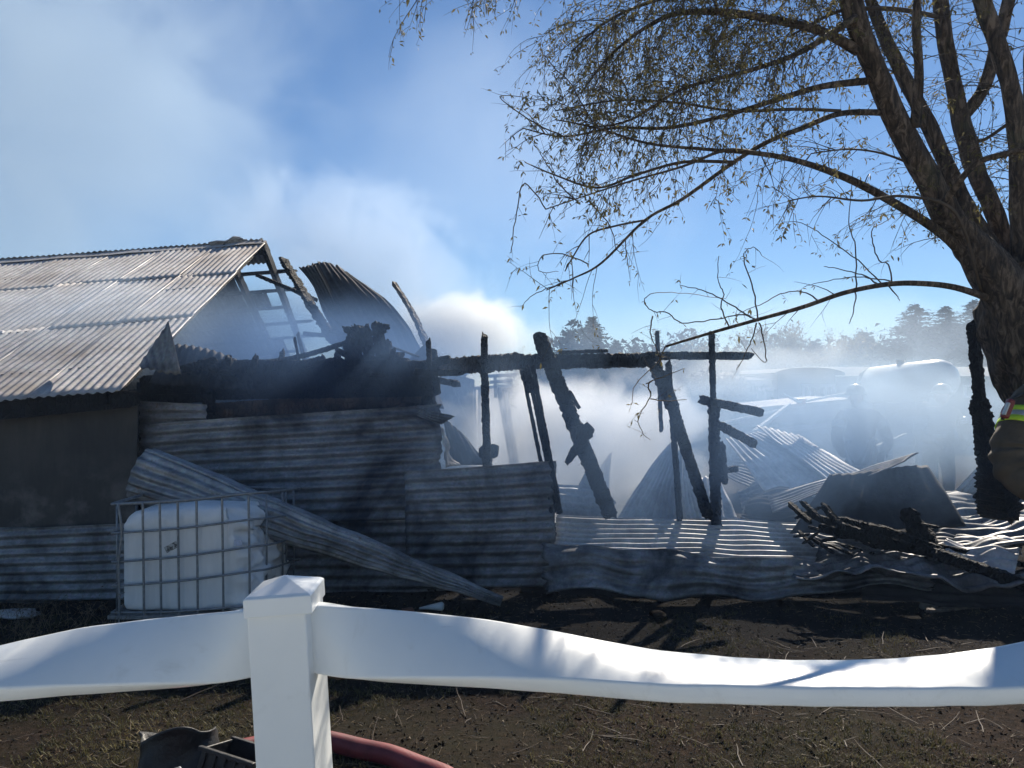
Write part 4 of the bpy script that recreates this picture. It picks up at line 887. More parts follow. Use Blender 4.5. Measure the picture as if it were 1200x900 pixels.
# ------------------------------------------------------------------ big willow
def willow():
    T = empty('willow_tree', (3.15, 4.2, 0), 'large willow with several leaning stems and drooping thin twigs, filling the upper right', 'tree')
    rw = random.Random(21)
    def mk(nm, st, n=5, sides=10, wob=.2, mat='bark'):
        sp_ = smooth_path(st, n); g = MB()
        g.tube([P(a, b, c) for a, b, c, r in sp_], [max(.0015, r * c / F) for a, b, c, r in sp_], sides, wob=wob)
        g.build(nm, M[mat], T, smooth=True)
        return [(P(a, b, c), max(.0015, r * c / F)) for a, b, c, r in sp_]
    br = {}
    mk('trunk', [(1310, 800, 4.2, 66), (1300, 690, 4.2, 56), (1268, 560, 4.2, 50), (1236, 470, 4.2, 46), (1203, 400, 4.2, 46), (1194, 350, 4.2, 42), (1188, 310, 4.2, 26)], 14, 64, .14)
    stems = [
        [(1200, 390, 4.15, 34), (1178, 340, 4.12, 31), (1148, 300, 4.1, 25), (1130, 278, 4.1, 20), (1108, 250, 4.07, 18), (1087, 208, 4.03, 16), (1055, 150, 4.0, 15), (1033, 100, 3.95, 14), (1013, 50, 3.9, 14), (997, 0, 3.9, 14), (988, -60, 3.9, 13), (980, -150, 3.9, 10), (960, -260, 3.9, 5)],
        [(1190, 335, 4.3, 20), (1163, 295, 4.32, 14), (1136, 250, 4.35, 11), (1116, 208, 4.37, 10), (1090, 150, 4.4, 10), (1064, 100, 4.45, 9), (1040, 50, 4.5, 8), (1020, 0, 4.5, 7), (1005, -50, 4.5, 6), (970, -150, 4.5, 3)],
        [(1205, 345, 4.3, 18), (1190, 310, 4.35, 14), (1177, 280, 4.4, 11.5), (1160, 236, 4.4, 11.5), (1147, 208, 4.4, 11.5), (1134, 170, 4.45, 12), (1120, 110, 4.5, 10), (1108, 50, 4.5, 10), (1102, 0, 4.5, 9), (1096, -60, 4.5, 8), (1100, -180, 4.5, 3)],
        [(1128, 138, 4.5, 8), (1152, 105, 4.5, 8), (1166, 60, 4.5, 8), (1180, 10, 4.5, 8), (1200, -80, 4.5, 5)],
        [(1222, 350, 4.2, 26), (1204, 300, 4.2, 17), (1196, 250, 4.2, 13), (1194, 180, 4.15, 12), (1186, 110, 4.1, 11), (1168, 50, 4.1, 11), (1151, 0, 4.1, 10), (1125, -80, 4.1, 8), (1110, -200, 4.1, 3)],
        [(1240, 340, 4.3, 28), (1219, 220, 4.4, 15), (1212, 100, 4.4, 12), (1218, 0, 4.4, 12), (1240, -160, 4.4, 6)],
        [(1072, 150, 3.97, 7), (1077, 90, 3.9, 6), (1074, 30, 3.85, 5.5), (1078, -40, 3.8, 4)],
        [(1098, 250, 4.0, 5), (1140, 195, 3.8, 4), (1180, 180, 3.7, 4), (1220, 170, 3.6, 3)],
    ]
    stp = [mk('stem', [(a, b, c, r_ * .88) for a, b, c, r_ in s], 9, 40, .12) for s in stems]
    limbs = [
        [(1130, 300, 4.1, 9), (1105, 275, 4.05, 8.5), (1060, 245, 3.95, 7.5), (1000, 212, 3.8, 6.5), (940, 190, 3.7, 5), (890, 180, 3.6, 4.2), (830, 175, 3.5, 3), (760, 168, 3.4, 2.3), (700, 150, 3.4, 1.6), (650, 140, 3.4, 1)],
        [(1160, 350, 4.1, 6.5), (1120, 337, 4.0, 5.5), (1080, 332, 3.9, 5), (1040, 333, 3.8, 4.6), (990, 343, 3.7, 4.2), (940, 360, 3.6, 3.8), (890, 374, 3.5, 3.2), (840, 388, 3.45, 2.8), (780, 406, 3.4, 2)],
        [(1035, 132, 4.0, 6), (985, 133, 3.9, 5), (940, 150, 3.8, 4.5), (900, 166, 3.7, 4), (860, 190, 3.65, 3.6), (800, 233, 3.6, 3), (756, 258, 3.55, 2.5), (705, 308, 3.5, 2), (672, 326, 3.5, 1.4), (640, 340, 3.5, 1)],
        [(1016, 95, 3.95, 7), (960, 102, 3.9, 5.5), (900, 120, 3.85, 4.5), (840, 138, 3.8, 3.6), (780, 150, 3.75, 3), (720, 150, 3.7, 2.2), (660, 160, 3.7, 1.5), (612, 150, 3.7, 1)],
        [(1006, 60, 3.9, 10), (960, 36, 3.9, 8), (900, 22, 3.9, 7), (840, 14, 3.9, 6), (780, 20, 3.9, 4), (720, 60, 3.9, 2.5), (680, 110, 3.9, 1.5)],
        [(1003, 20, 3.85, 7), (940, 60, 3.7, 5), (880, 82, 3.6, 4), (800, 104, 3.5, 3), (740, 140, 3.5, 2), (690, 150, 3.5, 1)],
        [(998, -20, 3.9, 8), (900, -18, 4.1, 6), (800, -8, 4.3, 4), (720, 20, 4.4, 2.5), (670, 60, 4.4, 1.5)],
        [(992, -90, 3.9, 7), (850, -130, 3.8, 5), (700, -120, 3.7, 4), (620, -70, 3.6, 3), (560, -40, 3.6, 2), (500, -40, 3.6, 1)],
        [(985, 130, 3.9, 3), (930, 128, 3.85, 3), (860, 130, 3.8, 2.5), (790, 120, 3.75, 2), (720, 118, 3.7, 1.5), (650, 130, 3.7, 1)],
        [(890, 180, 3.6, 3.4), (850, 176, 3.5, 2.8), (800, 195, 3.5, 2.2), (740, 212, 3.5, 1.8), (690, 228, 3.5, 1.3), (640, 245, 3.5, 1)],
        [(860, 190, 3.6, 3), (800, 190, 3.6, 2.6), (745, 205, 3.6, 2.2), (700, 220, 3.6, 2), (650, 205, 3.6, 1.5), (615, 190, 3.6, .9)],
        [(755, 258, 3.55, 2), (720, 265, 3.5, 1.7), (690, 275, 3.5, 1.6), (672, 300, 3.5, 1.3), (662, 318, 3.5, 1)],
        [(1125, 160, 4.5, 4), (1150, 165, 4.4, 3), (1190, 140, 4.3, 3), (1240, 120, 4.3, 2)],
        [(1100, 20, 4.5, 4), (1060, 12, 4.3, 4), (1020, 10, 4.1, 4), (980, 14, 4, 3), (930, 40, 4, 2)],
        [(1150, 345, 4.1, 3), (1120, 250, 3.9, 3), (1060, 230, 3.8, 2.5), (1010, 235, 3.7, 2), (960, 230, 3.7, 1.5), (925, 235, 3.7, 1)],
        [(1150, 280, 4.3, 3), (1100, 215, 4.2, 2.5), (1050, 185, 4.1, 2), (1000, 175, 4.1, 1.5), (950, 180, 4.1, 1)],
    ]
    lmp = [mk('branch', [(a, b, c, r_ * .68) for a, b, c, r_ in s], 6, 7, .1, 'bark' if i < 8 else 'twig') for i, s in enumerate(limbs)]
    # thin curled shoots on the lowest limb and the others, as polylines
    shoots = [
        [(1035, 334, 3.8), (1005, 305, 3.8), (970, 280, 3.8), (940, 262, 3.8), (915, 260, 3.8)],
        [(1055, 332, 3.85), (1030, 327, 3.8), (1000, 325, 3.8), (965, 330, 3.8), (943, 336, 3.8)],
        [(1030, 334, 3.8), (1010, 322, 3.7), (980, 315, 3.7), (965, 312, 3.7)],
        [(960, 353, 3.65), (945, 343, 3.6), (920, 343, 3.6), (895, 355, 3.6), (870, 365, 3.6), (862, 370, 3.6)],
        [(888, 375, 3.5), (870, 369, 3.5), (840, 374, 3.5), (800, 378, 3.5), (780, 366, 3.5), (765, 365, 3.5), (755, 355, 3.5), (762, 345, 3.5), (795, 343, 3.5), (850, 350, 3.5)],
        [(880, 372, 3.5), (862, 360, 3.5), (835, 345, 3.5), (815, 338, 3.5), (797, 335, 3.5)],
        [(855, 385, 3.5), (845, 360, 3.5), (848, 345, 3.5), (842, 330, 3.5), (842, 300, 3.5)],
        [(888, 376, 3.5), (883, 340, 3.5), (873, 310, 3.5), (873, 295, 3.5), (885, 290, 3.5), (893, 300, 3.5)],
        [(887, 378, 3.5), (880, 400, 3.5), (872, 418, 3.5), (862, 433, 3.5)],
        [(890, 378, 3.5), (895, 400, 3.5), (897, 425, 3.5), (880, 408, 3.5)],
        [(780, 406, 3.4), (770, 425, 3.4), (745, 450, 3.4), (740, 475, 3.4)],
        [(765, 445, 3.4), (760, 452, 3.4), (762, 465, 3.4), (748, 490, 3.4), (752, 505, 3.4), (762, 516, 3.4)],
        [(762, 468, 3.4), (780, 470, 3.4), (805, 468, 3.4)],
        [(757, 450, 3.4), (780, 440, 3.4), (800, 432, 3.4)],
        [(765, 370, 3.4), (762, 390, 3.4), (768, 405, 3.4), (775, 425, 3.4)],
        [(1045, 335, 3.8), (1042, 310, 3.8), (1030, 305, 3.8), (1022, 280, 3.8), (1023, 268, 3.8), (1040, 258, 3.8), (1050, 245, 3.85)],
        [(1040, 334, 3.8), (1050, 345, 3.8), (1054, 352, 3.8)],
        [(1003, 340, 3.8), (1003, 290, 3.8), (995, 260, 3.8), (1000, 200, 3.8)],
        [(1003, 340, 3.8), (1001, 360, 3.8), (995, 380, 3.8)],
        [(672, 326, 3.5), (650, 335, 3.5), (625, 345, 3.5), (612, 358, 3.5)],
        [(690, 310, 3.5), (660, 298, 3.5), (635, 300, 3.5), (632, 318, 3.5), (655, 318, 3.5)],
        [(680, 240, 3.5), (655, 215, 3.5), (640, 190, 3.5), (630, 175, 3.5)],
        [(690, 235, 3.5), (715, 265, 3.5), (722, 290, 3.5), (730, 300, 3.5)],
        [(640, 245, 3.5), (615, 215, 3.5), (605, 250, 3.5), (600, 290, 3.5), (598, 297, 3.5)],
        [(700, 155, 3.5), (670, 100, 3.5), (650, 80, 3.5), (635, 60, 3.5), (634, 45, 3.5)],
        [(660, 160, 3.6), (620, 140, 3.6), (592, 120, 3.6), (590, 112, 3.6), (640, 118, 3.6)],
    ]
    g = MB(); lf = MB()
    def leafcluster(p, k, s=1.0, green=0):
        for _ in range(k):
            a = rw.uniform(0, 6.28); el = rw.uniform(-1.4, .5); L_ = rw.uniform(.014, .034) * s; w_ = L_ * rw.uniform(.13, .2)
            d = Vector((math.cos(a) * math.cos(el), math.sin(a) * math.cos(el), math.sin(el)))
            s_ = d.cross(Vector((rw.uniform(-1, 1), rw.uniform(-1, 1), rw.uniform(-1, 1)))).normalized() * w_
            p0 = p + d * .003; m1 = p0 + d * L_ * .5 - Vector((0, 0, L_ * .05)); e = p0 + d * L_ - Vector((0, 0, L_ * .22))
            lf.add([p0, m1 + s_, e, m1 - s_], [(0, 1, 2, 3)])
    def twig(p, d, L_, r, droop, leafy, depth=0):
        n = max(4, int(L_ / .045)); pts = [p]; dd = d.normalized(); curl = Vector((rw.uniform(-1, 1), rw.uniform(-.5, .5), rw.uniform(-.6, .6))) * .10
        for i in range(n):
            dd = (dd + Vector((rw.uniform(-1, 1), rw.uniform(-1, 1), rw.uniform(-1, 1))) * .13 + Vector((0, 0, -droop)) + curl).normalized()
            pts.append(pts[-1] + dd * L_ / n)
        g.tube(pts, [r * (1 - .7 * i / n) for i in range(n + 1)], 3 if r < .003 else 4, cap=False)
        for i in range(1, n + 1):
            if rw.random() < leafy: leafcluster(pts[i] + Vector((rw.uniform(-.01, .01), 0, rw.uniform(-.012, .012))), rw.randint(1, 3))
        if depth < 2 and L_ > .12:
            for i in range(1, n):
                if rw.random() < (.42 if depth == 0 else .26):
                    sd_ = dd.cross(Vector((rw.uniform(-1, 1), rw.uniform(-1, 1), rw.uniform(-1, 1)))).normalized()
                    twig(pts[i], (pts[i + 1] - pts[i]).normalized() + sd_ * rw.uniform(.5, 1.1), L_ * rw.uniform(.25, .55), r * .65, droop * 1.1, leafy, depth + 1)
    # (limb index, number of twigs, from, to, length, leafiness, droop)
    spec = [(0, 40, .1, 1, .32, .35, .09), (1, 4, .45, .95, .18, .08, .05), (2, 20, .12, 1, .30, .35, .10), (3, 40, .1, 1, .36, .45, .10), (4, 95, .08, 1, .45, .6, .13), (5, 80, .1, 1, .42, .6, .12),
            (6, 80, .05, 1, .48, .6, .14), (7, 36, .1, 1, .42, .6, .13), (8, 34, .1, 1, .32, .5, .10), (9, 16, .15, 1, .26, .45, .09), (10, 16, .1, 1, .26, .4, .07), (11, 5, .2, 1, .16, .3, .1), (12, 8, .1, 1, .3, .4, .1), (13, 45, .1, 1, .4, .6, .14), (14, 28, .1, 1, .24, .45, .08), (15, 26, .1, 1, .26, .45, .08)]
    for li, cnt, a, b, L_, leafy, droop in spec:
        path = lmp[li]; m_ = len(path)
        for _ in range(cnt):
            f = rw.uniform(a, b) * (m_ - 1); i = min(int(f), m_ - 2)
            p = path[i][0].lerp(path[i + 1][0], f - i); t = (path[i + 1][0] - path[i][0]).normalized()
            sd_ = t.cross(Vector((rw.uniform(-1, 1), rw.uniform(-1, 1), rw.uniform(-1, 1)))).normalized()
            twig(p, t * .7 + sd_ * rw.uniform(.6, 1.2), L_ * rw.uniform(.5, 1.25), rw.uniform(.0016, .0034), droop, leafy)
    # twigs off the thick stems (both sides, fine)
    for si, path in enumerate(stp):
        m_ = len(path)
        for _ in range(26 if si in (1, 2, 4) else 16):
            f = rw.uniform(.25, .98) * (m_ - 1); i = min(int(f), m_ - 2); p = path[i][0]
            a = rw.uniform(0, 6.28)
            twig(p + Vector((math.cos(a), math.sin(a), 0)) * path[i][1] * .8, Vector((math.cos(a), math.sin(a) * .6, rw.uniform(-.1, .7))), rw.uniform(.2, .5), rw.uniform(.0018, .0035), .06, .35)
    for s_ in shoots:
        sp_ = smooth_path(s_, 5); n = len(sp_)
        pts = [P(*q) + Vector((rw.uniform(-1, 1), rw.uniform(-1, 1), rw.uniform(-1, 1))) * .003 for q in sp_]
        g.tube(pts, [.0042 * (1 - .65 * i / n) for i in range(n)], 4)
        for i in range(2, n):
            if rw.random() < .16: leafcluster(pts[i], 2)
            if rw.random() < .14: twig(pts[i], Vector((rw.uniform(-1, 1), rw.uniform(-.4, .4), rw.uniform(-1, .8))), rw.uniform(.04, .14), .0013, .05, .12, 2)
    # dense drooping curtain fed by the high limbs
    for _ in range(330):
        x = rw.triangular(650, 1010, 850); y = rw.uniform(-130, 60) if rw.random() < .75 else rw.uniform(20, 120); d = rw.uniform(3.3, 4.8)
        if x < 720 and y > 40: continue
        twig(P(x, y, d), Vector((rw.uniform(-1, .4), rw.uniform(-.4, .4), rw.uniform(-.7, .3))), rw.uniform(.18, .5), rw.uniform(.0016, .003), .14, .75, rw.choice((0, 1)))
    for _ in range(160):
        x = rw.uniform(600, 1500); y = rw.uniform(-520, -60); d = rw.uniform(3.0, 5.6)
        twig(P(x, y, d), Vector((rw.uniform(-1, 1), rw.uniform(-1, 1), rw.uniform(-.4, .7))), rw.uniform(.4, .8), rw.uniform(.002, .004), .08, .75, 0)
    # single hanging leafy strands
    for x, y, d, L_ in ((503, -12, 3.6, .27), (662, 0, 3.7, .28), (668, 20, 3.7, .2), (885, 225, 3.6, .42), (795, 175, 3.6, .32), (790, 230, 3.6, .12), (560, -20, 3.6, .16), (585, -15, 3.6, .13), (640, 60, 3.7, .3), (700, 60, 3.7, .3), (840, 235, 3.6, .2), (930, 250, 3.7, .15), (545, -10, 3.6, .08), (610, -20, 3.6, .14)):
        for _ in range(1 if L_ > .2 else 2):
            twig(P(x + rw.uniform(-3, 3), y, d), Vector((rw.uniform(-.25, .25), rw.uniform(-.1, .1), -1)), L_, .0018, .05, .95, 2)
    g.build('twigs', M['twig'], T)
    T_ = lf.build('foliage', M['leaf'], T)
    bpy.data.objects['twigs']['kind'] = 'stuff'; T_['kind'] = 'stuff'
willow()

# ------------------------------------------------------------------ background: trees, house, shed, flatbed, tank
def conifer(px, py_top, d, wpx, seed, label, narrow=1.0):
    rc = random.Random(seed); base = P(px, 450, d); base.z = 0; top = P(px, py_top, d).z; Wd = wpx * d / F / 2 * 1.7
    T = empty('conifer', base, label, 'tree', 'conifers beyond the smoke'); g = MB()
    g.tube([base, base + Vector((0, 0, top * .5)), base + Vector((0, 0, top))], [top * .022, top * .014, .01], 6); g.build('trunk', M['bark'], T)
    g = MB(); n = 46
    for k in range(n):
        t = (k / n) ** .9; z = top * (.12 + .87 * t)
        rad = Wd * (1 - t) ** .8 * (1 + .25 * rc.uniform(-1, 1)) + .08
        for j in range(rc.randint(8, 11)):
            a = rc.uniform(0, 6.28); L_ = rad * rc.uniform(.6, 1.12); o = base + Vector((0, 0, z))
            dz = -.12 * L_ + L_ * .12
            e = o + Vector((math.cos(a) * L_, math.sin(a) * L_, -.18 * L_ + rc.uniform(-.1, .2)))
            for m_ in range(7):
                f = (m_ + 1) / 7; q = o.lerp(e, f); s = max(.2, L_ * .3 * (1.2 - f * .7))
                b = a + rc.uniform(-1.2, 1.2); v1 = Vector((math.cos(b), math.sin(b), rc.uniform(-.5, .35))) * s; v2 = Vector((-math.sin(b), math.cos(b), rc.uniform(-.4, .2))) * s * .4
                g.add([q - v2, q + v1, q + v2, q - v1 * .3 - Vector((0, 0, s * .3))], [(0, 1, 2, 3)])
    g.build('crown', M['needle'], T)
for a in ((694, 370, 46, 78, 1, 'tall broad conifer, left of the two highest beyond the charred beam'), (668, 387, 44, 58, 2, 'shorter conifer just left of the tall broad one beyond the beam'), (745, 403, 50, 46, 3, 'low conifer right of the tall broad one beyond the beam'),
          (722, 398, 60, 40, 30, 'distant conifer hidden low between the tall and low conifers'),
          (1072, 355, 42, 110, 4, 'hazy wide conifer beside the tree trunk above the white tank'), (1108, 358, 46, 92, 5, 'hazy middle conifer between two pointed ones near the trunk'), (1140, 351, 44, 84, 6, 'hazy pointed conifer closest to the willow trunk'), (1012, 388, 48, 90, 7, 'short hazy conifer left of the wide one above the tank'), (955, 398, 50, 90, 8, 'low conifer over the board-clad house roof'), (1190, 368, 46, 70, 9, 'hazy conifer showing right behind the willow trunk')):
    conifer(*a)
def bare(px, py_top, d, wpx, seed, label, leafy=.2):
    rc = random.Random(seed); base = P(px, 450, d); base.z = 0; H = P(px, py_top, d).z
    T = empty('bare_tree', base, label, 'tree', 'bare trees and bushes behind the debris'); g = MB(); lf = MB()
    def grow(p, d_, L_, r, k):
        n = 4; pts = [p]
        for i in range(n):
            d_ = (d_ + Vector((rc.uniform(-1, 1), rc.uniform(-1, 1), rc.uniform(-.4, .8))) * .22).normalized(); pts.append(pts[-1] + d_ * L_ / n)
        g.tube(pts, [r * (1 - .5 * i / n) for i in range(n + 1)], 3, cap=False)
        if k >= 3:
            for q in pts[1:]:
                if rc.random() < leafy * 2:
                    for _ in range(3):
                        s = rc.uniform(.05, .13); v = Vector((rc.uniform(-1, 1), rc.uniform(-1, 1), rc.uniform(-1, 1))) * s; u_ = Vector((rc.uniform(-1, 1), rc.uniform(-1, 1), rc.uniform(-1, 1))) * s
                        q2 = q + Vector((rc.uniform(-.15, .15), rc.uniform(-.15, .15), rc.uniform(-.15, .15))); lf.add([q2, q2 + v, q2 + u_], [(0, 1, 2)])
        if k < 5:
            for i in range(rc.randint(2, 4)):
                q = pts[rc.randint(1, n)]
                grow(q, d_ + Vector((rc.uniform(-1, 1) * wpx / 40, rc.uniform(-1, 1), rc.uniform(-.2, .6))) * .7, L_ * rc.uniform(.55, .8), r * .6, k + 1)
    for _ in range(3): grow(base + Vector((rc.uniform(-.2, .2), 0, 0)), Vector((rc.uniform(-.3, .3), 0, 1)), H * .36, H * .012, 0)
    g.build('trunk', M['bark'], T)
    if lf.v: lf.build('crown', M['needle'] if leafy > .3 else M['leaf'], T)
for a in ((800, 395, 30, 50, 41, 'bare bushy tree between the two upright thin posts', .25), (838, 385, 28, 60, 42, 'bare tree behind the post with the two side boards', .25), (890, 372, 32, 60, 43, 'bare tree rising behind the board-clad house, left end', .15),
          (930, 365, 34, 60, 44, 'bare tree rising over the middle of the board-clad house', .15), (975, 368, 33, 60, 45, 'bare tree rising at the right end of the board-clad house', .15), (1175, 380, 30, 60, 46, 'bare tree between the burnt post and willow trunk', .2), (630, 400, 38, 50, 47, 'thin bare tree just left of the chipped leaning plank', .1),
          (856, 425, 17, 46, 48, 'leafy shrub with pale flecks behind the post with side boards', .9), (735, 405, 30, 60, 49, 'bushy bare tree below the tall broad conifer', .5), (590, 408, 40, 50, 50, 'thin bare tree between the puff and the beam', .1)):
    bare(*a)
def treeline():
    rc = random.Random(77); g = MB()
    for i in range(14000):
        x = rc.uniform(2, 46); y = rc.uniform(50, 58); h = 3.1 + 1.8 * noise.noise(Vector((x * .35, 0, 4))) + 1.0 * noise.noise(Vector((x * 1.3, 2, 4)))
        z = -.2 + (h + 1.8) * rc.random() ** .8; s_ = rc.uniform(.12, .38)
        v = [Vector((x, y, z)) + Vector((rc.uniform(-1, 1), rc.uniform(-1, 1), rc.uniform(-1, 1))) * s_ for _ in range(3)]
        g.add(v, [(0, 1, 2)])
    tag(g.build('treeline', M['needle']), 'dark continuous line of far trees and brush', kind='stuff')
treeline()
wood_grey = simple('weathered_siding', (.17, .17, .17), .85, 0, .3, 5)
trimm = simple('pale_trim', (.45, .46, .46), .7, 0, .1)
glassd = simple('dark_window_glass', (.02, .025, .03), .12, 0, .1)
rfm = simple('grey_roof_felt', (.14, .14, .145), .9, 0, .2, 4)
def house(nm, label, x0, x1, yt, yb, d, depth, wins, curved=False, roofh=.3):
    """boarded house front facing the camera; wins = list of (x0,x1,y0,y1) in photo pixels"""
    a = P(x0, yb, d); b = P(x1, yt, d); zb = gz(a.x, d); T = empty(nm, (a.x, d, zb), label, 'house')
    g = MB(); g.box(((a.x + b.x) / 2, d + depth / 2, (zb + b.z) / 2 - .02), (b.x - a.x, depth, b.z - zb)); g.build('wall', wood_grey, T)
    nb = int((b.z - zb) / .17)
    for i in range(nb):
        g = MB(); g.box(((a.x + b.x) / 2, d - .012, zb + .085 + i * .17), (b.x - a.x + .02, .02, .155), Matrix.Rotation(R(3), 3, 'X')); g.build('siding_board', wood_grey, T)
    g = MB(); m_ = 14
    if curved:
        vs = []
        for i in range(m_ + 1):
            t = i / m_; x = a.x - .15 + (b.x - a.x + .3) * t; z = b.z + roofh * (1 - abs(2 * t - 1) ** 3)
            vs += [(x, d - .2, z), (x, d + depth + .2, z), (x, d - .2, b.z - .06), (x, d + depth + .2, b.z - .06)]
        g.add(vs, [f for i in range(m_) for f in ((4 * i, 4 * i + 4, 4 * i + 5, 4 * i + 1), (4 * i + 2, 4 * i + 6, 4 * i + 4, 4 * i), (4 * i + 1, 4 * i + 5, 4 * i + 7, 4 * i + 3))])
    else:
        xm0, xm1 = a.x - .2, b.x + .2
        vs = [(xm0, d - .35, b.z), (xm1, d - .35, b.z), (xm1, d + depth / 2, b.z + roofh), (xm0, d + depth / 2, b.z + roofh), (xm0, d + depth + .3, b.z), (xm1, d + depth + .3, b.z)]
        g.add(vs, [(0, 1, 2, 3), (3, 2, 5, 4), (0, 3, 4), (1, 5, 2), (0, 4, 5, 1)])
    g.build('roof', rfm, T)
    for (u0, u1, v0, v1) in wins:
        p, q = P(u0, v1, d - .03), P(u1, v0, d - .03); c = (p + q) / 2
        fw = MB(); t = .07
        for (cx, cz, sx, sz) in ((c.x, q.z, q.x - p.x + t, t), (c.x, p.z, q.x - p.x + t, t), (p.x, c.z, t, q.z - p.z - t), (q.x, c.z, t, q.z - p.z - t), (c.x, c.z, t * .7, q.z - p.z - t)):
            fw.box((cx, d - .06, cz), (sx, .06, sz))
        wf = fw.build('window', trimm, T); g = MB(); g.box((c.x, d - .04, c.z), (q.x - p.x - t, .02, q.z - p.z - t)); g.build('pane', glassd, wf)
    return T
house('boarded_house', 'grey board-clad house with a rounded roofline, hazy behind the flatbed', 912, 978, 437, 480, 17, 5, [(940, 956, 452, 474), (958, 975, 452, 474)], True, .12)
house('boarded_house', 'low grey shed wing joined left of the round-roofed house', 858, 911, 445, 480, 17.4, 4, [(865, 882, 458, 474), (885, 907, 456, 474)], False, .1)
house('farmhouse', 'long low pale house far behind the leaning plank', 764, 850, 436, 462, 34, 7, [(778, 790, 443, 455), (800, 812, 443, 455), (826, 838, 443, 455)], False, 1.0)
house('long_shed', 'long low shed running behind the white tank to the right edge', 980, 1240, 441, 478, 22, 6, [(1130, 1150, 452, 465)], False, .35)
def flatbed():
    d = 12.5; a = P(862, 481, d); b = P(1000, 468, d)
    T = empty('flatbed_trailer', (a.x, d, gz(a.x, d)), 'flatbed trailer with pale deck edge loaded with scrap, behind the bright ribbed sheets', 'trailer')
    deck = simple('worn_deck_wood', (.36, .27, .22), .7, 0, .3, 6); side = simple('faded_red_side', (.20, .10, .09), .6, 0, .25, 4)
    ax = (b - a)
    for i in range(6):
        g = MB(); o_ = Vector((0, i * .34, 0)); g.beam(a + o_, b + o_, .32, .05); g.build('deck_board', deck, T)
    g = MB(); g.beam(a + Vector((0, -.2, -.14)), b + Vector((0, -.2, -.14)), .06, .22); g.build('side_rail', side, T)
    g = MB(); g.beam(a + Vector((0, -.2, -.40)), b + Vector((0, -.2, -.36)), .06, .08); g.build('side_rail', trimm, T)
    gl = simple('orange_reflector', (.8, .18, .04), .3, 0, .1); g = MB(); q = P(939, 470, d - .27); g.box(q, (.16, .04, .09)); g.build('side_reflector', gl, T, bevel=.01)
    for f in (.25, .7):
        c = a.lerp(b, f) + Vector((0, .2, 0)); r_ = .34; c.z = gz(c.x, d) + r_; g = MB(); g.tube([c + Vector((0, -.12, 0)), c + Vector((0, .12, 0))], r_, 22); wl = g.build('wheel', M['black'], T)
        g = MB(); g.tube([c + Vector((0, -.13, 0)), c + Vector((0, -.1, 0))], r_ * .5, 16); g.build('rim', M['wire'], wl)
flatbed()
for i, (x0, y0, x1, y1, w_, lab) in enumerate(((884, 506, 925, 474, .05, 'pale stick leaning up onto the left end of the flatbed'), (840, 497, 925, 478, .03, 'long pale lath lying left of the flatbed reflector'), (918, 462, 938, 472, .03, 'thin splinter crossing the flatbed deck by the reflector'), (1025, 524, 1062, 509, .04, 'pale stick lying behind the dark hump in the smoke'), (945, 470, 1000, 459, .03, 'long pale lath lying along the top of the flatbed'))):
    tb('lath', lab, 'stick', P(x0, y0, 10.5), P(x1, y1, 11.5), w_, w_, trimm, 'pale sticks in the smoky background', seed=200 + i, rough=.04)
def tank():
    d = 13.5; a = P(1024, 452, d + 1.2); b = P(1098, 445, d); r_ = .37
    T = empty('storage_tank', (b.x, d, gz(b.x, d)), 'white cylindrical tank with a sunlit top edge and rounded right end', 'tank')
    m = simple('white_tank_paint', (.75, .76, .75), .3, 0, .05, 3, .1); dd = (b - a).normalized()
    pts = [a, b] + [b + dd * x for x in (.1, .2, .28, .33, .355)]; rad = [r_, r_, r_ * .97, r_ * .86, r_ * .66, r_ * .4, .04]
    g = MB(); g.tube([a - dd * x for x in (.0,)] + pts[1:], rad, 32); g.build('tank_shell', m, T, smooth=True)
    g = MB(); g.tube([a - dd * .12, a - dd * .005], [r_ * .92, r_ * 1.02], 28); g.build('end_cap', M['sheet_mid'], T)
    for f in (.15, .85):
        q = a.lerp(b, f); g = MB(); z0 = gz(q.x, q.y); g.box((q.x, q.y, (z0 + q.z - r_ * .8) / 2), (.15, .5, q.z - r_ * .8 - z0)); g.build('saddle', M['sheet_mid'], T)
    g = MB(); q = a.lerp(b, .45); g.tube([q + Vector((0, 0, r_ * .95)), q + Vector((0, 0, r_ + .07))], .08, 12); g.build('filler_neck', m, T)
tank()

# ------------------------------------------------------------------ people in turnout gear
coat = simple('turnout_coat', (.085, .064, .042), .85, 0, .3, 9, .5, .006)
helm = simple('helmet_shell', (.20, .18, .14), .4, 0, .2)
skin = simple('skin', (.45, .28, .2), .6, 0, .1)
glove = simple('black_glove', (.02, .018, .016), .7)
lime = simple('lime_reflective_trim', (.50, .72, .04), .5, 0, .08, 20, .2)
silv = simple('silver_reflective_trim', (.42, .45, .45), .35, .4, .08, 20, .2)
redm = simple('red_lapel_clip', (.16, .015, .015), .4, 0, .1)
def skinmesh(nm, pts, edges, rad, mat, parent, root=0, sub=2):
    inv = Matrix.LocRotScale(parent.location, parent.rotation_euler, None).inverted()
    me = bpy.data.meshes.new(nm); me.from_pydata([tuple(inv @ Vector(p)) for p in pts], edges, []); me.materials.append(mat)
    o = bpy.data.objects.new(nm, me); COL.objects.link(o); o.parent = parent
    s = o.modifiers.new('skin', 'SKIN'); s.use_smooth_shade = True
    for i, r_ in enumerate(rad):
        me.skin_vertices[0].data[i].radius = (r_, r_) if not hasattr(r_, '__len__') else r_
        me.skin_vertices[0].data[i].use_root = (i == root)
    sb = o.modifiers.new('sub', 'SUBSURF'); sb.levels = sub; sb.render_levels = sub
    return o
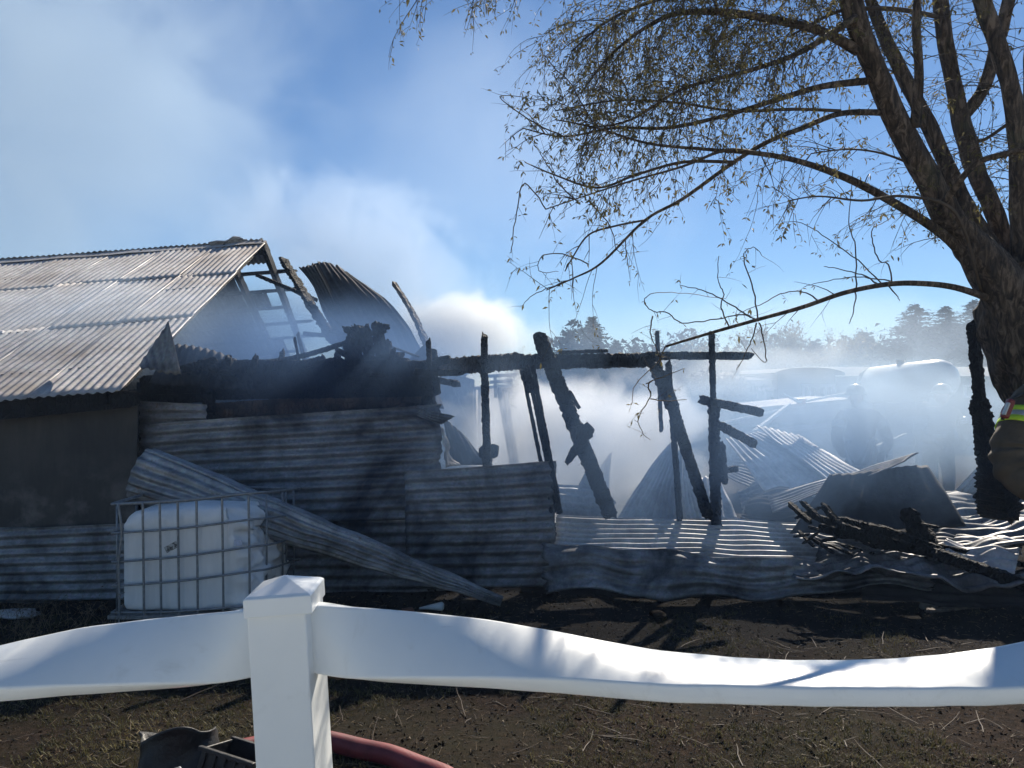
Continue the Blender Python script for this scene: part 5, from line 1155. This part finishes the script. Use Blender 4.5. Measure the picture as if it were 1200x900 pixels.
def hand(nm, wrist, dirv, parent, mat, side=1):
    """closed-ish gloved hand: palm plus five separate bent fingers"""
    d = dirv.normalized(); up = Vector((0, 0, 1)) if abs(d.z) < .8 else Vector((0, 1, 0)); s_ = d.cross(up).normalized(); n_ = s_.cross(d)
    pts = [wrist, wrist + d * .05, wrist + d * .095]; edges = [(0, 1), (1, 2)]; rad = [.034, (.046, .03), (.044, .026)]
    for k, (o_, L_) in enumerate(((-.033, .07), (-.011, .08), (.011, .076), (.033, .06))):
        b = len(pts); q = wrist + d * .10 + s_ * o_
        pts += [q, q + d * L_ * .4 - n_ * .012, q + d * L_ * .6 - n_ * .04, q + d * L_ * .5 - n_ * .065]; edges += [(2, b), (b, b + 1), (b + 1, b + 2), (b + 2, b + 3)]; rad += [.014, .0125, .0115, .010]
    b = len(pts); q = wrist + d * .04 + s_ * .045 * side
    pts += [q, q + d * .035 + s_ * .02 * side - n_ * .012, q + d * .06 + s_ * .01 * side - n_ * .03]; edges += [(1, b), (b, b + 1), (b + 1, b + 2)]; rad += [.016, .014, .012]
    return skinmesh(nm, pts, edges, rad, mat, parent, 0, 1)
def person(base, label, J, facing, cyl=False, group='firefighters at the scene', lime=lime, coat=coat):
    """J: dict of joints in world space"""
    T = empty('person', base, label, 'person', group)
    pel, ch, nk = J['pelvis'], J['chest'], J['neck']
    pts = [pel, (pel + ch) / 2, ch, nk]; edges = [(0, 1), (1, 2), (2, 3)]; rad = [(.17, .15), (.18, .14), (.19, .145), (.075, .075)]
    for s in ('l', 'r'):
        b = len(pts); pts += [J['sh' + s], J['up' + s], J['el' + s], J['wr' + s]]; edges += [(2, b), (b, b + 1), (b + 1, b + 2), (b + 2, b + 3)]; rad += J.get('arm', [.090, .082, .074, .055])
        b = len(pts); hp_, kn, an, toe = J['hip' + s], J['kn' + s], J['an' + s], J['toe' + s]
        pts += [hp_, kn, an, toe]; edges += [(0, b), (b, b + 1), (b + 1, b + 2), (b + 2, b + 3)]; rad += [.115, .085, .065, .05]
    skinmesh('body', pts, edges, rad, coat, T)
    hd = J['head']; f = facing.normalized(); sdv = f.cross(Vector((0, 0, 1)))
    bm = bmesh.new(); bmesh.ops.create_uvsphere(bm, u_segments=24, v_segments=18, radius=1)
    for v in bm.verts:
        x, y, z = v.co; yy = y
        if z < -.1: x *= 1 - .22 * (-z); 
        if y > .75 and -.25 < z < .15 and abs(x) < .28: yy += .16 * (1 - abs(x) / .28)
        if y > .6 and .08 < z < .25 and .2 < abs(x) < .5: yy -= .07
        if y > .6 and -.55 < z < -.42 and abs(x) < .3: yy -= .05
        v.co = hd + sdv * x * .075 + f * yy * .095 + Vector((0, 0, z * .12))
    inv = Matrix.Translation(-T.location)
    bmesh.ops.transform(bm, matrix=inv, verts=bm.verts)
    me = bpy.data.meshes.new('head'); bm.to_mesh(me); bm.free(); me.materials.append(skin); me.shade_smooth(); o = bpy.data.objects.new('head', me); COL.objects.link(o); o.parent = T
    for s in (-1, 1):
        g = MB(); c = hd + sdv * s * .075; g.tube([c - Vector((0, 0, .028)), c + sdv * s * .01, c + Vector((0, 0, .03))], [.008, .014, .01], 8); g.build('ear', skin, o, smooth=True)
    # helmet: dome with brim and crest
    g = MB(); rings = []; n = 28
    for z, r_ in ((.0, .140), (.010, .140), (.018, .115), (.06, .112), (.10, .09), (.13, .05), (.138, .004)):
        for k in range(n):
            a = 2 * math.pi * k / n; ex = 1.0 + (.28 if r_ > .15 and math.sin(a) < 0 else .12 if r_ > .15 else 0.12) * abs(math.sin(a))
            rings.append(hd + Vector((0, 0, .045 + z)) + sdv * math.cos(a) * r_ + f * math.sin(a) * r_ * ex)
    g.add(rings, [(i * n + k, i * n + (k + 1) % n, (i + 1) * n + (k + 1) % n, (i + 1) * n + k) for i in range(6) for k in range(n)]); g.build('helmet', helm, T, smooth=True)
    for s in ('l', 'r'):
        hand('hand', J['wr' + s], J['wr' + s] - J['el' + s], T, glove, 1 if s == 'l' else -1)
        a, b = J['up' + s], J['el' + s]; ax = (b - a).normalized(); L_ = (b - a).length
        r0_ = .112 if 'arm' in J else .086
        if 'arm' in J and s == 'l': continue
        for o_, w_, mt in ((.05, .016, lime), (.05 + .03 / L_, .015, silv), (.05 + .06 / L_, .016, lime)):
            c = a + ax * L_ * o_; g = MB(); r_ = r0_
            g.tube([c - ax * w_, c - ax * w_ * .9, c + ax * w_ * .9, c + ax * w_], [r_ - .003, r_, r_, r_ - .003], 28); g.build('arm_band', mt, T, smooth=True)
    for z_, r0 in ((.45, .145),):
        c = pel.lerp(ch, z_); g = MB(); n = 28; vs = []
        for dz, rr_ in ((-.025, 1), (.025, 1)):
            vs += [c + Vector((0, 0, dz)) + sdv * math.cos(2 * math.pi * k / n) * .19 + f * math.sin(2 * math.pi * k / n) * .155 for k in range(n)]
        g.add(vs, [(k, (k + 1) % n, n + (k + 1) % n, n + k) for k in range(n)]); g.build('waist_band', lime, T, smooth=True).modifiers.new('t', 'SOLIDIFY').thickness = .004
    if cyl:
        g = MB(); c = ch - f * .2; g.tube([c - Vector((0, 0, .24)), c - Vector((0, 0, .22)), c + Vector((0, 0, .2)), c + Vector((0, 0, .25))], [.04, .075, .075, .03], 18); g.build('air_cylinder', helm, T, smooth=True)
    return T
# foreground firefighter: only the arm reaches into the picture
bx, by = 2.66, 3.25; fz = gz(bx, by); f_ = Vector((.35, .94, 0)); sd_l = Vector((-.94, .35, 0))
V = Vector
JJ = dict(pelvis=V((bx, by, fz + .98)), chest=V((bx, by, fz + 1.36)), neck=V((bx, by, fz + 1.56)), head=V((bx + .02, by + .04, fz + 1.69)),
          shl=P(1228, 478, 3.25), arm=[.085, .075, .070, .055], upl=P(1208, 492, 3.2), ell=P(1190, 536, 3.12), wrl=P(1219, 572, 2.98), shr=V((bx + .2, by - .05, fz + 1.46)), upr=V((bx + .25, by, fz + 1.38)), elr=V((bx + .3, by + .02, fz + 1.16)), wrr=V((bx + .2, by + .22, fz + 1.08)),
          hipl=V((bx - .11, by, fz + .92)), knl=V((bx - .13, by + .03, fz + .5)), anl=V((bx - .14, by, fz + .1)), toel=V((bx - .13, by + .18, fz + .05)),
          hipr=V((bx + .11, by, fz + .92)), knr=V((bx + .13, by + .03, fz + .5)), anr=V((bx + .15, by, fz + .1)), toer=V((bx + .17, by + .18, fz + .05)))
per = person(V((bx, by, fz)), 'person in brown turnout coat with lime arm bands, cut off by the right edge', JJ, f_)
def sleeve():
    st = [(1254, 462, 3.28, .12), (1236, 466, 3.25, .118), (1218, 478, 3.2, .112), (1205, 496, 3.17, .104), (1197, 516, 3.14, .100), (1192, 534, 3.12, .096), (1194, 547, 3.09, .092), (1204, 560, 3.05, .082), (1217, 571, 3.0, .074)]
    sp_ = smooth_path(st, 12); g = MB(); m_ = len(sp_); n = 56; pts = [P(a, b, c) for a, b, c, q in sp_]
    g.tube(pts, [q[3] for q in sp_], n)
    for i, v in enumerate(g.v):
        ri = i // n; c = pts[min(ri, m_ - 1)]; v = Vector(v); d = v - c; f = ri / m_
        w_ = .010 * noise.noise(v * 9) + .007 * math.sin(f * 60 + 4 * noise.noise(v * 7)) * max(0, 1 - abs(f - .66) * 4) + .006 * abs(noise.noise(v * 22))
        g.v[i] = tuple(c + d * (1 + w_ / .1))
    g.build('coat_sleeve', coat, per, smooth=True)
    ia = next(i for i in range(m_) if sp_[i][1] > 495)
    for k, (off, mt) in enumerate(((0, lime), (4, silv), (8, lime))):
        a_ = pts[ia]; ax = (pts[ia + 6] - pts[ia]).normalized(); c = a_ + ax * off * .0065; g = MB(); rr_ = .1085 - k * .0008
        g.tube([c - ax * .0135, c - ax * .012, c + ax * .012, c + ax * .0135], [rr_ - .003, rr_, rr_, rr_ - .003], 40); g.build('arm_band', mt, per, smooth=True)
sleeve()
g = MB(); g.box(P(1181, 479, 3.09), (.028, .03, .085), Matrix.Rotation(R(22), 3, 'Y')); g.build('radio_clip', redm, per, bevel=.008)
g = MB(); g.box(P(1179, 479, 3.075), (.010, .02, .055), Matrix.Rotation(R(22), 3, 'Y')); g.build('radio_clip', silv, per, bevel=.004)
g = MB(); g.tube(smooth_path([P(1175, 492, 3.1), P(1177, 480, 3.1), P(1186, 468, 3.12), P(1202, 461, 3.16), P(1225, 456, 3.2)], 5), .007, 8); g.build('shoulder_strap', glove, per, smooth=True)
tan = simple('sunlit_tan_turnout', (.14, .105, .065), .85, 0, .3, 9, .5, .006)
def bgperson(px, d, H, label, lean=0, arm='down', cyl=False, fx=-.3):
    x = (px - 600) / F * d; z0 = gz(x, d); k = H / 1.8
    def J_(a, b, c): return V((x + a * k + lean * c * .16, d + b * k, z0 + c * k))
    s = 1
    J = dict(pelvis=J_(0, 0, .95), chest=J_(0, 0, 1.33), neck=J_(0, 0, 1.52), head=J_(lean * .05, -.03, 1.66), hipl=J_(-.11, 0, .9), knl=J_(-.16, -.05, .5), anl=J_(-.2, 0, .1), toel=J_(-.22, -.18, .05), hipr=J_(.11, 0, .9), knr=J_(.15, -.03, .5), anr=J_(.18, .05, .1), toer=J_(.2, -.13, .05))
    J['shl'] = J_(-.2, 0, 1.44); J['shr'] = J_(.2, 0, 1.44); J['upl'] = J_(-.26, -.02, 1.36); J['upr'] = J_(.26, -.02, 1.36)
    if arm == 'tool':
        J['ell'] = J_(-.36, -.1, 1.14); J['wrl'] = J_(-.30, -.2, .92); J['elr'] = J_(.3, -.12, 1.12); J['wrr'] = J_(.12, -.3, 1.0)
    else:
        J['ell'] = J_(-.34, -.05, 1.12); J['wrl'] = J_(-.2, -.25, 1.05); J['elr'] = J_(.34, -.05, 1.12); J['wrr'] = J_(.2, -.25, 1.05)
    return person(V((x, d, z0)), label, J, V((fx, -1, 0)), cyl, lime=silv, coat=tan), J
_, Jb = bgperson(1019, 9.3, 1.78, 'firefighter in hazy smoke left of the white tank, arm reaching down with a tool', -.6, 'tool', True)
bgperson(1097, 10.2, 1.78, 'firefighter standing in hazy smoke in front of the rounded tank end', .2, 'down', True, .5)
a = Jb['wrl']; tb('tool_handle', 'pike pole held low by the firefighter in the smoke', 'pole', a + V((-.02, -.03, .12)), a + V((.22, -.1, -.75)), .03, .03, trimm, None, seed=300, rough=.02)

# ------------------------------------------------------------------ haze and smoke
def volmat(name, col, dens, aniso=.35):
    m = bpy.data.materials.new(name); m.use_nodes = True; n = m.node_tree
    n.nodes.remove(n.nodes['Principled BSDF'])
    v = n.nodes.new('ShaderNodeVolumePrincipled'); v.inputs['Color'].default_value = (*col, 1); v.inputs['Density'].default_value = dens; v.inputs['Anisotropy'].default_value = aniso
    n.links.new(v.outputs[0], n.nodes['Material Output'].inputs['Volume']); return m, n, v
HZ = volmat('haze_air', (.45, .65, 1.0), .0016, .2)[0]
g = MB(); g.box((0, 45, 11.5), (150, 110, 27)); tag(g.build('haze', HZ), kind='stuff')
def puff(name, c, rad, dens, scale, lo, hi, label, seed=0, col=(.93, .96, 1.0), aniso=.35, rot=0, step=1.0, tilt=0, detail=3, soft=1.0):
    """smoke: volume in an ellipsoid, density falls to the rim and is torn by noise"""
    m, n, v = volmat('smoke_' + name, col, dens, aniso)
    tc = n.nodes.new('ShaderNodeTexCoord')
    ln = n.nodes.new('ShaderNodeVectorMath'); ln.operation = 'LENGTH'; n.links.new(tc.outputs['Object'], ln.inputs[0])
    mr = N(n, 'ShaderNodeMapRange'); mr.interpolation_type = 'SMOOTHSTEP'; n.links.new(ln.outputs['Value'], mr.inputs[0]); mr.inputs[1].default_value = .97; mr.inputs[2].default_value = .97 - soft * .8; mr.inputs[3].default_value = 0; mr.inputs[4].default_value = 1
    geo = n.nodes.new('ShaderNodeNewGeometry')
    tx = n.nodes.new('ShaderNodeTexNoise'); mp = n.nodes.new('ShaderNodeMapping'); mp.inputs['Location'].default_value = (seed * 3.7, seed, seed * 1.3)
    n.links.new(geo.outputs['Position'], mp.inputs[0]); n.links.new(mp.outputs[0], tx.inputs['Vector']); tx.inputs['Scale'].default_value = scale; tx.inputs['Detail'].default_value = detail; tx.inputs['Roughness'].default_value = .55; tx.inputs['Distortion'].default_value = .6
    ad = n.nodes.new('ShaderNodeMath'); ad.operation = 'MULTIPLY_ADD'; n.links.new(mr.outputs[0], ad.inputs[0]); ad.inputs[1].default_value = .35; n.links.new(tx.outputs[0], ad.inputs[2])
    m2 = N(n, 'ShaderNodeMapRange'); m2.interpolation_type = 'SMOOTHSTEP'; n.links.new(ad.outputs[0], m2.inputs[0]); m2.inputs[1].default_value = lo + .2; m2.inputs[2].default_value = hi + .2; m2.inputs[3].default_value = 0; m2.inputs[4].default_value = 1
    k = n.nodes.new('ShaderNodeMath'); k.operation = 'MULTIPLY'; n.links.new(m2.outputs[0], k.inputs[0]); n.links.new(mr.outputs[0], k.inputs[1])
    k2 = n.nodes.new('ShaderNodeMath'); k2.operation = 'MULTIPLY'; n.links.new(k.outputs[0], k2.inputs[0]); k2.inputs[1].default_value = dens
    n.links.new(k2.outputs[0], v.inputs['Density'])
    m.cycles.volume_step_rate = step
    bm = bmesh.new(); bmesh.ops.create_icosphere(bm, subdivisions=3, radius=1.02); me = bpy.data.meshes.new(name); bm.to_mesh(me); bm.free(); me.materials.append(m)
    o = bpy.data.objects.new(name, me); COL.objects.link(o); o.location = c; o.scale = rad; o.rotation_euler = (0, tilt, rot)
    return tag(o, label, kind='stuff')
puff('smoke', P(535, 395, 12.5), (2.0, 1.4, 1.15), 2.0, 1.3, .40, .52, 'dense white puff rising behind the charred beam', 14, aniso=.5, col=(.72, .74, .76), step=.3, detail=6)
puff('smoke', P(675, 525, 8.8), (2.9, 1.1, 1.35), 3.2, 1.5, .42, .53, 'white smoke welling up behind the leaning plank', 2, aniso=.45, col=(.93, .94, .94), step=.3, detail=6)
puff('smoke', P(860, 440, 10.5), (2.6, 1.2, .7), .5, 1.4, .44, .57, 'white wisps rolling right above the bright sloping sheets', 21, aniso=.45, col=(.66, .72, .78), step=.3, detail=6, tilt=R(-12))
puff('smoke', P(1020, 490, 8.7), (4.4, 2.2, 1.3), .75, 1.4, .41, .58, 'blue smoke drifting over the debris and firefighters', 3, aniso=.4, col=(.42, .54, .68), step=.35, detail=6)
puff('smoke', P(1060, 490, 8.3), (1.2, .7, .65), .8, 1.8, .34, .52, 'thicker knot of smoke in front of the tank', 4, aniso=.4, col=(.55, .66, .78), step=.4, detail=6)
puff('smoke', P(420, 310, 13.5), (4.2, 2.0, 2.6), .60, .9, .42, .55, 'soft smoke drifting up behind the burnt gable', 4, tilt=R(25), aniso=.4, col=(.52, .63, .78), step=.4, detail=7)
puff('smoke', P(20, 130, 20), (12.5, 4.5, 10.5), .17, .30, .36, .57, 'broad pale smoke bank over the barn roof', 5, aniso=.4, col=(.50, .62, .73), step=.35, detail=7)
puff('smoke', P(600, 180, 24), (11, 4, 8), .05, .28, .36, .60, 'thin veil of smoke drifting across the middle of the sky', 25, aniso=.4, col=(.55, .66, .76), step=.5, detail=6)
puff('smoke', P(960, 405, 24), (13, 4, 2.9), .13, .35, .28, .56, 'pale smoke lying in front of the far trees', 15, aniso=.4, col=(.45, .56, .70), step=.5, detail=6)
puff('smoke', P(400, 430, 6.9), (2.6, 1.6, .95), .75, 1.1, .30, .52, 'thin bluish smoke over the blackened wall top', 6, col=(.16, .28, .52), detail=6, step=.6)
puff('smoke', P(290, 385, 11), (1.9, 1.8, .95), .80, .6, .12, .45, 'blue smoke filling the open gable under the roof', 7, col=(.22, .34, .54))
puff('smoke', P(700, 520, 6.7), (5.2, 1.9, 1.5), .42, 1.3, .32, .52, 'thin blue veil of smoke low among the leaning posts', 8, col=(.22, .36, .60), detail=6, step=.6)
puff('smoke', P(110, 380, 7.4), (2.4, 1.0, .8), .45, 1.0, .32, .50, 'wisp of smoke drifting over the metal roof', 9, col=(.42, .54, .70), detail=6, step=.6)
